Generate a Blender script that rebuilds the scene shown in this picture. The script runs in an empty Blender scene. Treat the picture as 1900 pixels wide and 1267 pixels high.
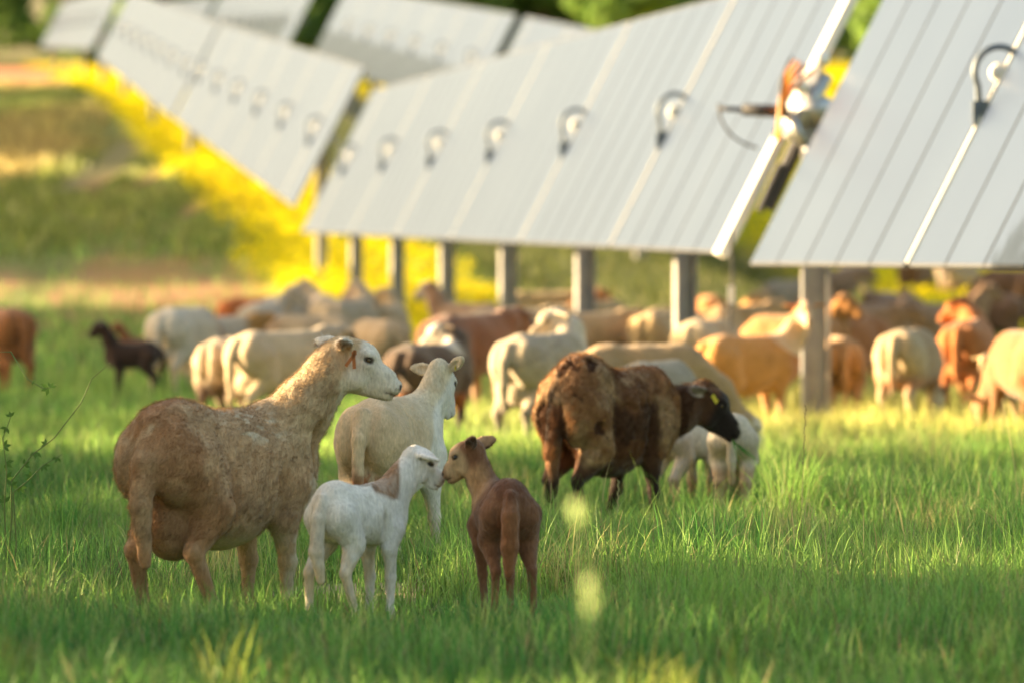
import bpy, math, random
import numpy as np
from mathutils import Vector, Matrix, Euler

# ------------------------------------------------------------------ camera, sky, sun
SC = bpy.context.scene
COL = SC.collection
R = math.radians
EYE = 1.28                    # camera height above the near ground
F = 200.0 / 36.0 * 1900.0     # focal length in photo pixels
CX, HY = 950.0, 485.0         # column of the view axis, row of the horizon
cam_d = bpy.data.cameras.new('camera')
cam = bpy.data.objects.new('camera', cam_d); COL.objects.link(cam)
cam.location = (0, 0, EYE)
cam.rotation_euler = (R(90) - math.atan((633.5 - HY) / F), 0, 0)
cam_d.lens = 200.0; cam_d.sensor_width = 36.0
cam_d.clip_start = 0.5; cam_d.clip_end = 5000.0
cam_d.dof.use_dof = True
cam_d.dof.focus_distance = 22.2
cam_d.dof.aperture_fstop = 3.0
SC.camera = cam

SUN_EL, SUN_BACK = R(10.5), R(12.0)     # elevation; how far behind the left-hand side
sun_dir = Vector((-math.cos(SUN_BACK) * math.cos(SUN_EL), math.sin(SUN_BACK) * math.cos(SUN_EL), math.sin(SUN_EL)))
world = bpy.data.worlds.new('World'); SC.world = world; world.use_nodes = True
wn = world.node_tree
sky = wn.nodes.new('ShaderNodeTexSky'); sky.sky_type = 'NISHITA'; sky.sun_disc = False
sky.sun_elevation = SUN_EL
sky.sun_rotation = math.atan2(sun_dir.x, sun_dir.y)
sky.air_density = 1.0; sky.dust_density = 4.0; sky.ozone_density = 0.4
bg = wn.nodes['Background']; bg.inputs['Strength'].default_value = 0.085
tint = wn.nodes.new('ShaderNodeMix'); tint.data_type = 'RGBA'; tint.blend_type = 'MULTIPLY'; tint.inputs[0].default_value = 1.0
tint.inputs[7].default_value = (1.07, 1.0, .88, 1)     # hazy warm air
wn.links.new(sky.outputs[0], tint.inputs[6]); wn.links.new(tint.outputs[2], bg.inputs['Color'])
sun_l = bpy.data.lights.new('sun', 'SUN'); sun_l.energy = 5.0; sun_l.angle = R(0.53)
sun_l.color = (1.0, 0.74, 0.42)
sun = bpy.data.objects.new('sun', sun_l); COL.objects.link(sun)
sun.rotation_euler = sun_dir.to_track_quat('Z', 'Y').to_euler()
SC.view_settings.view_transform = 'Standard'; SC.view_settings.look = 'None'
SC.view_settings.exposure = 2.64; SC.view_settings.gamma = 1.0
SC.render.engine = 'CYCLES'
SC.cycles.use_denoising = True
SC.cycles.max_bounces = 7; SC.cycles.transparent_max_bounces = 4
SC.cycles.caustics_reflective = False; SC.cycles.caustics_refractive = False

# ------------------------------------------------------------------ helpers
def tag(o, label=None, cat=None, group=None, kind=None):
    if label: o['label'] = label
    if cat: o['category'] = cat
    if group: o['group'] = group
    if kind: o['kind'] = kind
    return o

def empty(name, loc=(0, 0, 0), rz=0.0):
    o = bpy.data.objects.new(name, None); COL.objects.link(o)
    o.location = loc; o.rotation_euler = (0, 0, rz); o.empty_display_size = 0.2
    return o

def link(name, me, parent=None, mats=None, smooth=False):
    o = bpy.data.objects.new(name, me); COL.objects.link(o)
    if mats and not me.materials:
        for m in (mats if isinstance(mats, (list, tuple)) else [mats]): me.materials.append(m)
    if smooth: me.polygons.foreach_set('use_smooth', np.ones(len(me.polygons), bool))
    if parent: o.parent = parent
    return o

def np_mesh(name, V, Fc, nper, colors=None):
    """V (n,3), Fc flat vertex indices, nper = corners per face (3 or 4)."""
    me = bpy.data.meshes.new(name)
    Fc = np.asarray(Fc, np.int32).ravel(); nf = len(Fc) // nper
    me.vertices.add(len(V)); me.vertices.foreach_set('co', np.asarray(V, np.float32).ravel())
    me.loops.add(len(Fc)); me.loops.foreach_set('vertex_index', Fc)
    me.polygons.add(nf); me.polygons.foreach_set('loop_start', np.arange(nf, dtype=np.int32) * nper)
    if colors is not None:
        a = me.color_attributes.new('Col', 'FLOAT_COLOR', 'POINT')
        c = np.ones((len(V), 4), np.float32); c[:, :3] = colors
        a.data.foreach_set('color', c.ravel())
    me.update(calc_edges=True); me.validate()
    return me

class MB:
    """collects simple solids into one mesh"""
    def __init__(s): s.v = []; s.f = []; s.m = []
    def add(s, vs, fs, mi=0):
        b = len(s.v); s.v += [tuple(v) for v in vs]; s.f += [tuple(i + b for i in f) for f in fs]; s.m += [mi] * len(fs)
    def box(s, c, d, mi=0, M=None):
        vs = [Vector((c[0] + sx * d[0] / 2, c[1] + sy * d[1] / 2, c[2] + sz * d[2] / 2)) for sz in (-1, 1) for sy in (-1, 1) for sx in (-1, 1)]
        if M: vs = [M @ v for v in vs]
        s.add(vs, [(0, 2, 3, 1), (4, 5, 7, 6), (0, 1, 5, 4), (2, 6, 7, 3), (0, 4, 6, 2), (1, 3, 7, 5)], mi)
    def tube(s, pts, r, n=8, mi=0, cap=True):
        pts = [Vector(p) for p in pts]; rr = r if isinstance(r, (list, tuple)) else [r] * len(pts)
        vs = []; prev = None
        for i, p in enumerate(pts):
            t = (pts[min(i + 1, len(pts) - 1)] - pts[max(i - 1, 0)]).normalized()
            if prev is None:
                a = t.orthogonal().normalized()
            else:
                a = (prev - t * prev.dot(t)); a = a.normalized() if a.length > 1e-6 else t.orthogonal().normalized()
            prev = a; b = t.cross(a)
            for k in range(n):
                q = 2 * math.pi * k / n
                vs.append(p + (a * math.cos(q) + b * math.sin(q)) * rr[i])
        fs = []
        for i in range(len(pts) - 1):
            for k in range(n):
                fs.append((i * n + k, i * n + (k + 1) % n, (i + 1) * n + (k + 1) % n, (i + 1) * n + k))
        if cap: fs += [tuple(range(n))[::-1], tuple((len(pts) - 1) * n + k for k in range(n))]
        s.add(vs, fs, mi)
    def mesh(s, name):
        me = bpy.data.meshes.new(name); me.from_pydata([tuple(v) for v in s.v], [], s.f)
        me.polygons.foreach_set('material_index', np.array(s.m, np.int32)); me.update()
        return me
    def build(s, name, mats, parent=None, smooth=False):
        return link(name, s.mesh(name), parent, mats, smooth)

def vnoise(P, scale, seed=0, octaves=1, stretch=(1, 1, 1)):
    """3D value noise in 0..1"""
    out = np.zeros(len(P)); amp = 1.0; tot = 0.0
    P = np.asarray(P, np.float64) * scale * np.array(stretch)
    for o in range(octaves):
        q = P * (2.03 ** o) + seed * 17.31 + o * 5.7
        i = np.floor(q).astype(np.int64); f = q - i; f = f * f * (3 - 2 * f)
        def h(a, b, c):
            n = (a * 73856093) ^ (b * 19349663) ^ (c * 83492791) ^ (seed * 2654435)
            n = (n ^ (n >> 13)) * 1274126177; n = n & 0x7fffffff
            return ((n ^ (n >> 16)) & 0xffff) / 65535.0
        r = 0
        for dx in (0, 1):
            for dy in (0, 1):
                for dz in (0, 1):
                    w = (f[:, 0] if dx else 1 - f[:, 0]) * (f[:, 1] if dy else 1 - f[:, 1]) * (f[:, 2] if dz else 1 - f[:, 2])
                    r = r + w * h(i[:, 0] + dx, i[:, 1] + dy, i[:, 2] + dz)
        out += amp * r; tot += amp; amp *= 0.5
    return out / tot

def sstep(a, b, x):
    t = np.clip((x - a) / (b - a), 0, 1); return t * t * (3 - 2 * t)
def mixc(a, b, t):
    t = np.asarray(t)[:, None]; return np.asarray(a) * (1 - t) + np.asarray(b) * t

# ------------------------------------------------------------------ terrain
_HD = [0, 44, 70, 85, 95, 110, 140, 200, 296, 345, 450, 700, 1200]
_HZ = [0, 0, 0.04, 0.22, .60, 1.6, 3.5, 7.1, 11.0, 13.0, 17.6, 26, 40]
_hs = np.array(_HD, float); _hz = np.array(_HZ, float)
def gz(x, y):
    x = np.asarray(x, float); y = np.asarray(y, float)
    h = (np.interp(y - 4, _hs, _hz) + np.interp(y + 4, _hs, _hz) + np.interp(y, _hs, _hz)) / 3
    near = 0.018 * (np.sin(x * 1.7 + y * .6) + np.sin(y * .43 - x * .8)) 
    mid = 0.0
    return h + near * np.clip((y - 5) / 10, 0, 1) + mid
def gz1(x, y): return float(gz(np.array([x]), np.array([y]))[0])
def at(px, d):
    """ground point under photo column px at distance d"""
    x = (px - CX) / F * d
    return Vector((x, d, gz1(x, d)))
XV = -153.0                      # vanishing column of the panel rows
TANV = (CX - XV) / F
def kk(x, y): return x + TANV * y   # row coordinate: constant along a panel row
# ------------------------------------------------------------------ materials
def mat(name, col=(.5, .5, .5), rough=.6, metal=0.0, spec=.5):
    m = bpy.data.materials.new(name); m.use_nodes = True
    b = m.node_tree.nodes['Principled BSDF']
    b.inputs['Base Color'].default_value = (*col, 1); b.inputs['Roughness'].default_value = rough
    b.inputs['Metallic'].default_value = metal; b.inputs['Specular IOR Level'].default_value = spec
    return m
def nd(m, t, **kw):
    n = m.node_tree.nodes.new(t)
    for k, v in kw.items():
        if k in n.inputs: n.inputs[k].default_value = v
        else: setattr(n, k, v)
    return n
def lk(m, a, b): m.node_tree.links.new(a, b)

def noisy(name, c1, c2, scale, rough=.6, metal=0., spec=.5, bump=0., detail=5, stretch=(1, 1, 1)):
    m = mat(name, c1, rough, metal, spec); b = m.node_tree.nodes['Principled BSDF']
    tc = nd(m, 'ShaderNodeTexCoord'); mp = nd(m, 'ShaderNodeMapping'); mp.inputs['Scale'].default_value = stretch
    lk(m, tc.outputs['Object'], mp.inputs[0])
    n = nd(m, 'ShaderNodeTexNoise', Scale=scale, Detail=detail); lk(m, mp.outputs[0], n.inputs['Vector'])
    r = nd(m, 'ShaderNodeValToRGB'); r.color_ramp.elements[0].color = (*c1, 1); r.color_ramp.elements[1].color = (*c2, 1)
    r.color_ramp.elements[0].position = .35; r.color_ramp.elements[1].position = .65
    lk(m, n.outputs['Fac'], r.inputs[0]); lk(m, r.outputs[0], b.inputs['Base Color'])
    if bump:
        bp = nd(m, 'ShaderNodeBump', Strength=bump, Distance=.01); lk(m, n.outputs['Fac'], bp.inputs['Height']); lk(m, bp.outputs[0], b.inputs['Normal'])
    return m

# coat of the sheep: colour patches come from the mesh, fine variation and relief from noise
def coat_mat(name, bump=.7, dist=.009):
    m = mat(name, (.5, .4, .3), .85, 0, .12); b = m.node_tree.nodes['Principled BSDF']
    at_ = nd(m, 'ShaderNodeVertexColor', layer_name='Col')
    tc = nd(m, 'ShaderNodeTexCoord')
    mp = nd(m, 'ShaderNodeMapping'); mp.inputs['Scale'].default_value = (1, 1, .35)
    lk(m, tc.outputs['Object'], mp.inputs[0])
    n = nd(m, 'ShaderNodeTexNoise', Scale=110., Detail=4.); lk(m, mp.outputs[0], n.inputs['Vector'])
    n2 = nd(m, 'ShaderNodeTexNoise', Scale=14., Detail=4.); lk(m, tc.outputs['Object'], n2.inputs['Vector'])
    ma = nd(m, 'ShaderNodeMapRange'); ma.inputs['From Min'].default_value = .3; ma.inputs['From Max'].default_value = .7
    ma.inputs['To Min'].default_value = .8; ma.inputs['To Max'].default_value = 1.15; lk(m, n.outputs['Fac'], ma.inputs['Value'])
    mb = nd(m, 'ShaderNodeMapRange'); mb.inputs['From Min'].default_value = .3; mb.inputs['From Max'].default_value = .7
    mb.inputs['To Min'].default_value = .88; mb.inputs['To Max'].default_value = 1.1; lk(m, n2.outputs['Fac'], mb.inputs['Value'])
    mu = nd(m, 'ShaderNodeMath', operation='MULTIPLY'); lk(m, ma.outputs[0], mu.inputs[0]); lk(m, mb.outputs[0], mu.inputs[1])
    vm = nd(m, 'ShaderNodeVectorMath', operation='SCALE'); lk(m, at_.outputs['Color'], vm.inputs[0]); lk(m, mu.outputs[0], vm.inputs['Scale'])
    lk(m, vm.outputs[0], b.inputs['Base Color'])
    bp = nd(m, 'ShaderNodeBump', Strength=bump, Distance=dist); lk(m, n.outputs['Fac'], bp.inputs['Height']); lk(m, bp.outputs[0], b.inputs['Normal'])
    b.inputs['Sheen Weight'].default_value = .25; b.inputs['Sheen Roughness'].default_value = .5
    return m
M_COAT = coat_mat('sheep_coat')

def leaf_mat(name, transl=.4, rough=.55, spec=.3, attr='Col'):
    m = bpy.data.materials.new(name); m.use_nodes = True; nt = m.node_tree
    b = nt.nodes['Principled BSDF']; b.inputs['Roughness'].default_value = rough; b.inputs['Specular IOR Level'].default_value = spec
    out = nt.nodes['Material Output']
    a = nd(m, 'ShaderNodeVertexColor', layer_name=attr); lk(m, a.outputs['Color'], b.inputs['Base Color'])
    t = nd(m, 'ShaderNodeBsdfTranslucent'); lk(m, a.outputs['Color'], t.inputs['Color'])
    mx = nd(m, 'ShaderNodeMixShader'); mx.inputs[0].default_value = transl
    lk(m, b.outputs[0], mx.inputs[1]); lk(m, t.outputs[0], mx.inputs[2]); lk(m, mx.outputs[0], out.inputs['Surface'])
    return m
M_GRASS = leaf_mat('grass_blades', .5, .5, .25)
M_FUR = leaf_mat('fur_hairs', .35, .8, .1)
M_LEAF = leaf_mat('leaf_green', .35, .5, .3)
M_EYE = mat('eye_dark', (.012, .008, .005), .08, 0, .8)
M_PUPIL = mat('eye_amber', (.13, .075, .02), .15, 0, .6)
M_TAG_Y = mat('ear_tag_yellow', (.62, .50, .03), .4)
M_TAG_O = mat('ear_tag_orange', (.42, .13, .03), .5)
# ------------------------------------------------------------------ solar panel rows on single-axis trackers
rng = np.random.default_rng(7)
M_STEEL = noisy('galvanised_steel', (.34, .35, .37), (.48, .49, .50), 9., .45, .7, .5)
M_POSTM = noisy('galvanised_post', (.30, .30, .31), (.42, .41, .40), 6., .55, .35, .5)
M_ALU = mat('white_frame', (.78, .76, .72), .35, .1)
M_BLK = mat('black_rubber', (.03, .03, .035), .5)
M_ORANGE = mat('orange_conduit', (.75, .26, .02), .45)
M_LENS = mat('bright_metal', (.80, .80, .78), .42, .6)
M_RING = noisy('ring_steel', (.10, .125, .155), (.17, .20, .23), 12., .4, .5)
M_JOINT = mat('joint_grey', (.42, .43, .44), .5)
M_EDGE = mat('panel_edge', (.07, .075, .085), .6, 0, .2)
M_GLINT = mat('pale_glint', (.62, .62, .58), .6, 0, .2)
M_BACK = mat('panel_back', (.10, .10, .12), .5)
def glass():
    m = mat('panel_glass', (.05, .065, .09), .10, 0, .9); b = m.node_tree.nodes['Principled BSDF']
    geo = nd(m, 'ShaderNodeNewGeometry'); n = nd(m, 'ShaderNodeTexNoise', Scale=.6, Detail=4.); lk(m, geo.outputs['Position'], n.inputs['Vector'])
    r = nd(m, 'ShaderNodeValToRGB'); r.color_ramp.elements[0].color = (.026, .040, .080, 1); r.color_ramp.elements[1].color = (.042, .060, .105, 1)
    lk(m, n.outputs['Fac'], r.inputs[0]); lk(m, r.outputs[0], b.inputs['Base Color'])
    b.inputs['Roughness'].default_value = .30; b.inputs['Specular IOR Level'].default_value = .22; b.inputs['IOR'].default_value = 1.5; b.inputs['Specular Tint'].default_value = (.80, .86, 1.0, 1)
    return m
M_GLASS = glass()
HALF, MW, TILT = 1.31, 1.27, math.radians(63)
CH = Vector((math.cos(TILT), 0, math.sin(TILT)))       # across a panel, up and to the right
def module_mesh():
    b = MB(); t = .030; w = MW / 2 - .018
    b.box((0, 0, 0), (2 * HALF, 2 * w, t), 1)
    b.add([(-HALF + .02, -w + .012, t / 2 + .003), (HALF - .02, -w + .012, t / 2 + .003), (HALF - .02, w - .012, t / 2 + .003), (-HALF + .02, w - .012, t / 2 + .003)], [(0, 1, 2, 3)], 0)
    b.add([(-HALF + .02, -w + .012, -t / 2 - .003), (HALF - .02, -w + .012, -t / 2 - .003), (HALF - .02, w - .012, -t / 2 - .003), (-HALF + .02, w - .012, -t / 2 - .003)], [(3, 2, 1, 0)], 2)
    me = b.mesh('panel'); 
    for m in (M_GLASS, M_EDGE, M_BACK): me.materials.append(m)
    return me
ME_MOD = module_mesh()
def bearing_mesh():
    """ring clamp standing proud of the glass, drawn down to a foot"""
    b = MB(); pts = []
    for k in range(25):
        a = math.radians(-118 + 256 * k / 24); pts.append((.155 * math.sin(a) + .02, .0, .165 * math.cos(a) + .06))
    pts = [(-.10, 0, -.27)] + [(p[0], p[1], p[2]) for p in pts] + [(-.07, 0, -.24)]
    b.tube(pts, .022, 8)
    b.box((-.10, 0, -.20), (.10, .07, .16))
    me = b.mesh('bearing'); me.materials.append(M_RING); return me
ME_BEAR = bearing_mesh()
def glint_mesh():
    b = MB(); n = 8  # pale ball imitating the glint inside each ring
    b.tube([(0.02, .03 - .05 * math.cos(math.pi * k / n), .06) for k in range(n + 1)], [max(.065 * math.sin(math.pi * k / n), .004) for k in range(n + 1)], 20)
    me = b.mesh('ring_glint'); me.materials.append(M_GLINT); me.polygons.foreach_set('use_smooth', np.ones(len(me.polygons), bool)); return me
ME_GLINT = glint_mesh()

def d_of(i, d0=44.1, c=.1763): return d0 * (1 + c * i)
ROW_DIR = Vector((-TANV, 1, 0)).normalized()
def tracker(K, dA, dB, zA, zB, label, group, lens=True, end_rail=False, post_d=(), gap=.17, stand=True, every=1, strip=True):  # lens: add the pale balls that imitate glints
    """torque tube from distance dA to dB at heights zA, zB; K = row coordinate"""
    A = Vector((K - TANV * dA, dA, zA)); B = Vector((K - TANV * dB, dB, zB))
    ax = (B - A).normalized(); L = (B - A).length
    perp = Vector((ax.y, -ax.x, 0)).normalized()            # to the right of the row
    up = perp.cross(ax).normalized()
    if up.z < 0: up = -up
    ch = (perp * math.cos(TILT) + up * math.sin(TILT)).normalized()
    nrm = (up * math.cos(TILT) - perp * math.sin(TILT)).normalized()
    root = empty('solar_tracker', (A.x, A.y, gz1(A.x, A.y))); tag(root, label, 'solar panels', group)
    O = Vector(root.location)
    def place(o, p, M3):
        o.matrix_basis = Matrix.Translation(p - O) @ M3.to_4x4()
    M3 = Matrix((ch, ax, nrm)).transposed()
    if M3.determinant() < 0: M3 = Matrix((ch, -ax, nrm)).transposed()
    b = MB(); b.tube([A - O, B - O], .07, 8); b.build('torque_tube', [M_STEEL], root)
    # posts and bearings cut the row of modules into bays
    cuts = sorted(((p - dA) / (dB - dA) * L for p in post_d))
    for c in cuts:
        p = A + ax * c; g0 = gz1(p.x, p.y) - .3
        mb = MB(); hh = p.z - .1 - g0
        for (cx, cy, w, t) in ((-.085, 0, .026, .15), (.085, 0, .026, .15), (0, 0, .144, .012)):
            mb.box((cx, cy, hh / 2), (w, t, hh))
        if not stand or cuts.index(c) % every: mb = MB(); mb.box((0, 0, hh - .1), (.14, .14, .2))
        o = mb.build('post', [M_POSTM], root); o.matrix_basis = Matrix.Translation(Vector((p.x, p.y, g0)) - O) @ Matrix.Rotation(math.atan2(perp.y, perp.x) + R(3), 4, 'Z')
        o = link('bearing', ME_BEAR, root)
        F3 = Matrix((Vector((1, 0, 0)), Vector((0, 1, 0)), Vector((0, 0, 1)))).to_3x3()
        q = p + nrm * .13
        place(o, q, F3)
        if strip:
            sb = MB(); sb.box((0, 0, 0), (2 * HALF - .04, .05, .02)); o3 = sb.build('joint_strip', [M_ALU if dA < 40 else M_JOINT], root); place(o3, p + nrm * .115, M3)
        if lens:  # adds the pale ball that imitates a glint
            o2 = link('ring_glint', ME_GLINT, o)
    bays = [0] + [c for c in cuts if .6 < c < L - .6] + [L]
    for a, e in zip(bays, bays[1:]):
        a += gap / 2 if a > 0 else 0; e -= gap / 2 if e < L else 0
        n = max(1, int(round((e - a) / MW))); st = (e - a) / n
        for k in range(n):
            o = link('panel', ME_MOD, root); place(o, A + ax * (a + st * (k + .5)) + nrm * .10, M3)
            o.scale = (1, st / MW, 1)
    if end_rail:
        mb = MB(); mb.box((0, 0, 0), (2 * HALF + .04, .34, .075)); o = mb.build('end_rail', [M_ALU], root); place(o, A - ax * .19 + nrm * .11, M3)
    return root, A, B, ax, ch, nrm
ROW = 'solar panel rows'
GA = lambda d: gz1(7.0 - TANV * d, d)
KA, KB, KL = 7.0, 13.5, -12.2
posts = lambda i0, i1: [d_of(i) for i in range(-3, 60) if i0 < i < i1]
tor = 2.46
tracker(KA, d_of(-2.6), d_of(-.12), tor - .11, tor - .09, 'nearest table of pale solar panels, cut by the right edge', ROW, post_d=posts(-2.6, -.3), stand=False)
T1 = tracker(KA, d_of(.10), 93.4, tor, tor + .41, 'long table of pale solar panels left of the orange cables', ROW, True, True, posts(.5, 6.2))
tracker(KA, 95.3, 140, tor + .84, tor + 3.46, 'sloping table of solar panels climbing beyond the long table', ROW, True, False, posts(6.7, 12.3), every=6)
tracker(KA, 141.2, 200, tor + 3.5, tor + 7.1, 'solar panel table high on the slope beside the yellow strip', ROW, True, False, posts(12.5, 20), every=3)
tracker(KA, 206, 292, tor + 7.6, tor + 10.9, 'farthest pale table of solar panels at the upper left corner', ROW, False, False, posts(21, 31.5), every=3)
zb = lambda d: 2.46 + gz1(KB - TANV * d, d)
for a, b_, l, dz in ((100, 131, 'short upper table of solar panels seen over the right half of the long table', .3), (133, 185, 'upper table of solar panels seen over the left half of the long table', .3), (199, 262, 'distant table of solar panels over the sloping table', .2), (266, 320, 'most distant upper table of solar panels', .2)):
    tracker(KB, a, b_, zb(a) + dz, zb(b_) + dz, l, ROW, True, False, [p for p in posts(0, 40) if a + 1 < p < b_ - 1])
zl = lambda d: 2.46 + gz1(KL - TANV * d, d)
for a, b_, wl in ((49, 95, 'nearest'), (102.5, 139, 'second'), (146, 188, 'third'), (190, 226, 'farthest')):  # out-of-view row; offset and breaks between tables set to steer its shade
    tracker(KL + (2.4 if a < 60 else 0), a, b_, zl(a), zl(b_), wl + ' table of an unseen panel row placed left to shade the field', ROW, False, False, [a + 6, (a + b_) / 2, b_ - 6])

# slew drive, cables and dampers in the gap between the two nearest tables
r0, A, B, ax, ch, nrm = T1
P = A - ax * .55
post = MB()
dr = empty('slew_drive', (P.x, P.y, gz1(P.x, P.y))); tag(dr, 'grey tracker drive with orange cables and dampers on a post between two panel tables', 'tracker drive')
O = Vector(dr.location); Z = lambda v: v - O
g0 = O.z - .3
mb = MB(); hh = P.z - .1 - g0
for (cx, w, t) in ((-.095, .032, .17), (.10, .022, .17), (0, .16, .014)): mb.box((cx, 0, hh / 2 - .3), (w, t, hh))
mb.build('post', [M_POSTM], dr)
N_ = lambda a, b_, c: P + ch * a + nrm * b_ + ax * c - O      # along panel, out of it, along row
mb = MB(); mb.tube([N_(0, -.1, 0), N_(0, .12, 0)], .13, 16); mb.tube([N_(0, .12, 0), N_(0, .16, 0)], .09, 16); mb.tube([N_(-.3, .08, -.05), N_(.28, .08, -.05)], .075, 12)
mb.build('gear_housing', [M_STEEL], dr, True)
for nm, (a_, b2, c_), r_ in (('glint_ball_top', (.36, .16, -.10), .07), ('glint_ball_mid', (.10, .20, -.12), .06)):  # pale balls imitating sun glints on the drive
    mb = MB(); c0 = N_(a_, b2, c_); mb.tube([c0 - Vector((0, r_ * math.cos(math.pi * q / 10), 0)) for q in range(11)], [max(r_ * math.sin(math.pi * q / 10), .004) for q in range(11)], 20)
    mb.build(nm, [M_ALU], dr, True)
mb = MB(); mb.tube([N_(-.15, 0, .1), N_(-.85, -.02, .1)], .06, 10); mb.tube([N_(-.5, .05, .05), N_(-.9, .03, .05)], .03, 8); mb.build('torque_arm', [M_BLK], dr)
for k, (da, db_, m) in enumerate(((Vector((-.42, 0, .02)), .05, M_BLK), (Vector((.14, -.05, -.30)), .045, M_STEEL))):
    s0 = N_(-.12, .2, -.1); mb = MB(); mb.tube([s0, s0 + da * .85], db_, 12, 0); mb.tube([s0 + da * .8, s0 + da * 1.25], db_ * .4, 10, 0); mb.build('damper', [m], dr, True)
for k in range(5):
    mb = MB(); pts = []
    for t in np.linspace(0, 1, 14):
        pts.append(N_(.26 - .62 * t, .18 + .03 * k + .09 * math.sin(3.1 * t + .3 * k), -.20 + .05 * math.sin(4 * t + k * .8)))
    mb.tube(pts, .017 if k < 3 else .011, 8); mb.build('cable', [M_ORANGE if k < 4 else M_BLK], dr, True)
for k, (c0, c1, c2) in enumerate((((-.55, 0, .05), (-.55, 0, -.22), (-.25, 0, -.30)), ((.10, 0, -.42), (.22, 0, -.44), (.32, -.02, -.36)))):
    s0 = N_(-.1, .2, -.1); mb = MB(); pts = [s0 + (Vector(c0) * (1 - t) ** 2 + Vector(c1) * 2 * t * (1 - t) + Vector(c2) * t * t) for t in np.linspace(0, 1, 10)]
    mb.tube(pts, .010, 6); mb.build('cable', [M_BLK], dr, True)
# hanging cable with tag under the gap
mb = MB()
hp = Vector(((1357 - CX) / F * 44.0, 44.0, 0)); top = 2.2
hc = empty('hanging_cable', (hp.x, hp.y, gz1(hp.x, hp.y))); tag(hc, 'thin cable with pale tag hanging below the gap between panel tables', 'cable')
mb.tube([(0, 0, 1.55), (.01, 0, 1.2), (-.01, 0, .80)], .012, 6); mb.build('wire', [M_BLK], hc)
mb = MB(); mb.box((0, 0, 1.05), (.05, .03, .14)); mb.build('label_tag', [M_ALU], hc)

# ------------------------------------------------------------------ trees
def tree_mesh(h, cr, seed, nl, ls, c1=(.045, .10, .02), c2=(.10, .17, .035), base=.3, ray_cut_at=None):
    g_ = np.random.default_rng(seed); tb = MB()
    tb.tube([(0, 0, -.3), (.05 * h * .1, 0, h * .25), (-.03 * h * .2, .02, h * .6), (0, 0, h * .9)], [h * .035, h * .026, h * .016, h * .004], 8)
    cs = []
    for k in range(16):
        a = g_.uniform(0, 6.28); z = h * g_.uniform(base, .92); rr = cr * g_.uniform(.25, .8) * (1.05 - abs(z / h - .55))
        e = Vector((math.cos(a) * rr, math.sin(a) * rr, z)); cs.append((e, cr * g_.uniform(.28, .5)))
        tb.tube([(0, 0, z - rr * .6), e * .55 + Vector((0, 0, z * .4)), e], [h * .012, h * .008, h * .003], 5)
    P = []
    for e, r in cs:
        n = nl // len(cs); d = g_.normal(0, 1, (n, 3)); d /= np.linalg.norm(d, axis=1)[:, None]
        P.append(np.array(e) + d * (g_.uniform(.35, 1, (n, 1)) ** .6) * r * np.array([1, 1, .8]))
    P = np.concatenate(P); P = P[P[:, 2] > h * .12]
    if ray_cut_at:  # leaves removed along sun rays to aim light at chosen spots
        W = P + np.array([ray_cut_at[0], ray_cut_at[1], gz1(*ray_cut_at)]); sd = np.array(sun_dir); ok = np.ones(len(W), bool)
        for T, r in LIT_SPOTS:
            q = W - np.array(T); q -= (q @ sd)[:, None] * sd; ok &= np.linalg.norm(q, axis=1) > r + .05
        P = P[ok]
    n = len(P)
    d1 = g_.normal(0, 1, (n, 3)); d1 /= np.linalg.norm(d1, axis=1)[:, None]; d2 = np.cross(d1, g_.normal(0, 1, (n, 3))); d2 /= np.linalg.norm(d2, axis=1)[:, None]
    s_ = ls * g_.uniform(.6, 1.4, (n, 1))
    V = np.stack([P - d1 * s_, P + d2 * s_ * .5, P + d1 * s_, P - d2 * s_ * .5], 1).reshape(-1, 3)
    C = np.repeat(mixc(c1, c2, g_.random(n)) * g_.uniform(.7, 1.3, (n, 1)), 4, 0)
    me = np_mesh('crown', V, np.arange(4 * n), 4, C); me.materials.append(M_LEAF)
    tm = tb.mesh('trunk'); tm.materials.append(M_BARK)
    return tm, me
M_BARK = noisy('bark', (.08, .055, .035), (.16, .12, .08), 14., .9, 0, .1)
def tree(meshes, x, y, label, group, rz=0, sc=1.0, dz=0):
    r = empty('tree', (x, y, gz1(x, y) + dz), rz); r.scale = (sc,) * 3; tag(r, label, 'tree', group)
    link('trunk', meshes[0], r); link('crown', meshes[1], r); return r
TA = tree_mesh(12, 4.6, 3, 9000, .30, (.12, .23, .05), (.24, .36, .09), .06)
TB = tree_mesh(14, 5.2, 5, 9000, .32, (.11, .20, .045), (.22, .33, .08), .05)
TG = 'trees of the far wood edge'
g_ = np.random.default_rng(11)
k = 0
for row, (y0, n) in enumerate(((352, 12), (376, 12), (410, 12))):
    for i in range(n):
        X = -44 + (i + .5 * (row % 2)) * 7.4 + g_.uniform(-1.5, 1.5); Y = y0 + g_.uniform(-6, 6)
        tree(TA if (i + row) % 2 else TB, X, Y, ('light green bushy tree in the front of the far wood edge', 'green tree in the middle of the far wood edge', 'tall green tree at the back of the far wood edge')[row], TG, g_.uniform(0, 6), g_.uniform(.6, .9) if row == 0 else g_.uniform(.9, 1.3), -2.2 if row == 0 else -1.5)
for i, (X, Y, s_) in enumerate([(6, 300, .9), (13, 290, 1.0), (20, 270, .95), (27, 262, 1.1), (34, 285, 1.2), (17, 330, 1.2), (2, 350, 1.0), (-4, 345, .9)]):
    tree(TB if i % 2 else TA, X, Y, ['big olive green tree showing in the gap between the two nearest panel tables', 'tree standing beyond the upper right solar panels'][i in (1, 2, 3, 4, 6, 7)], 'trees behind the panels', i * 1.3, s_, -.4)
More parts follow.
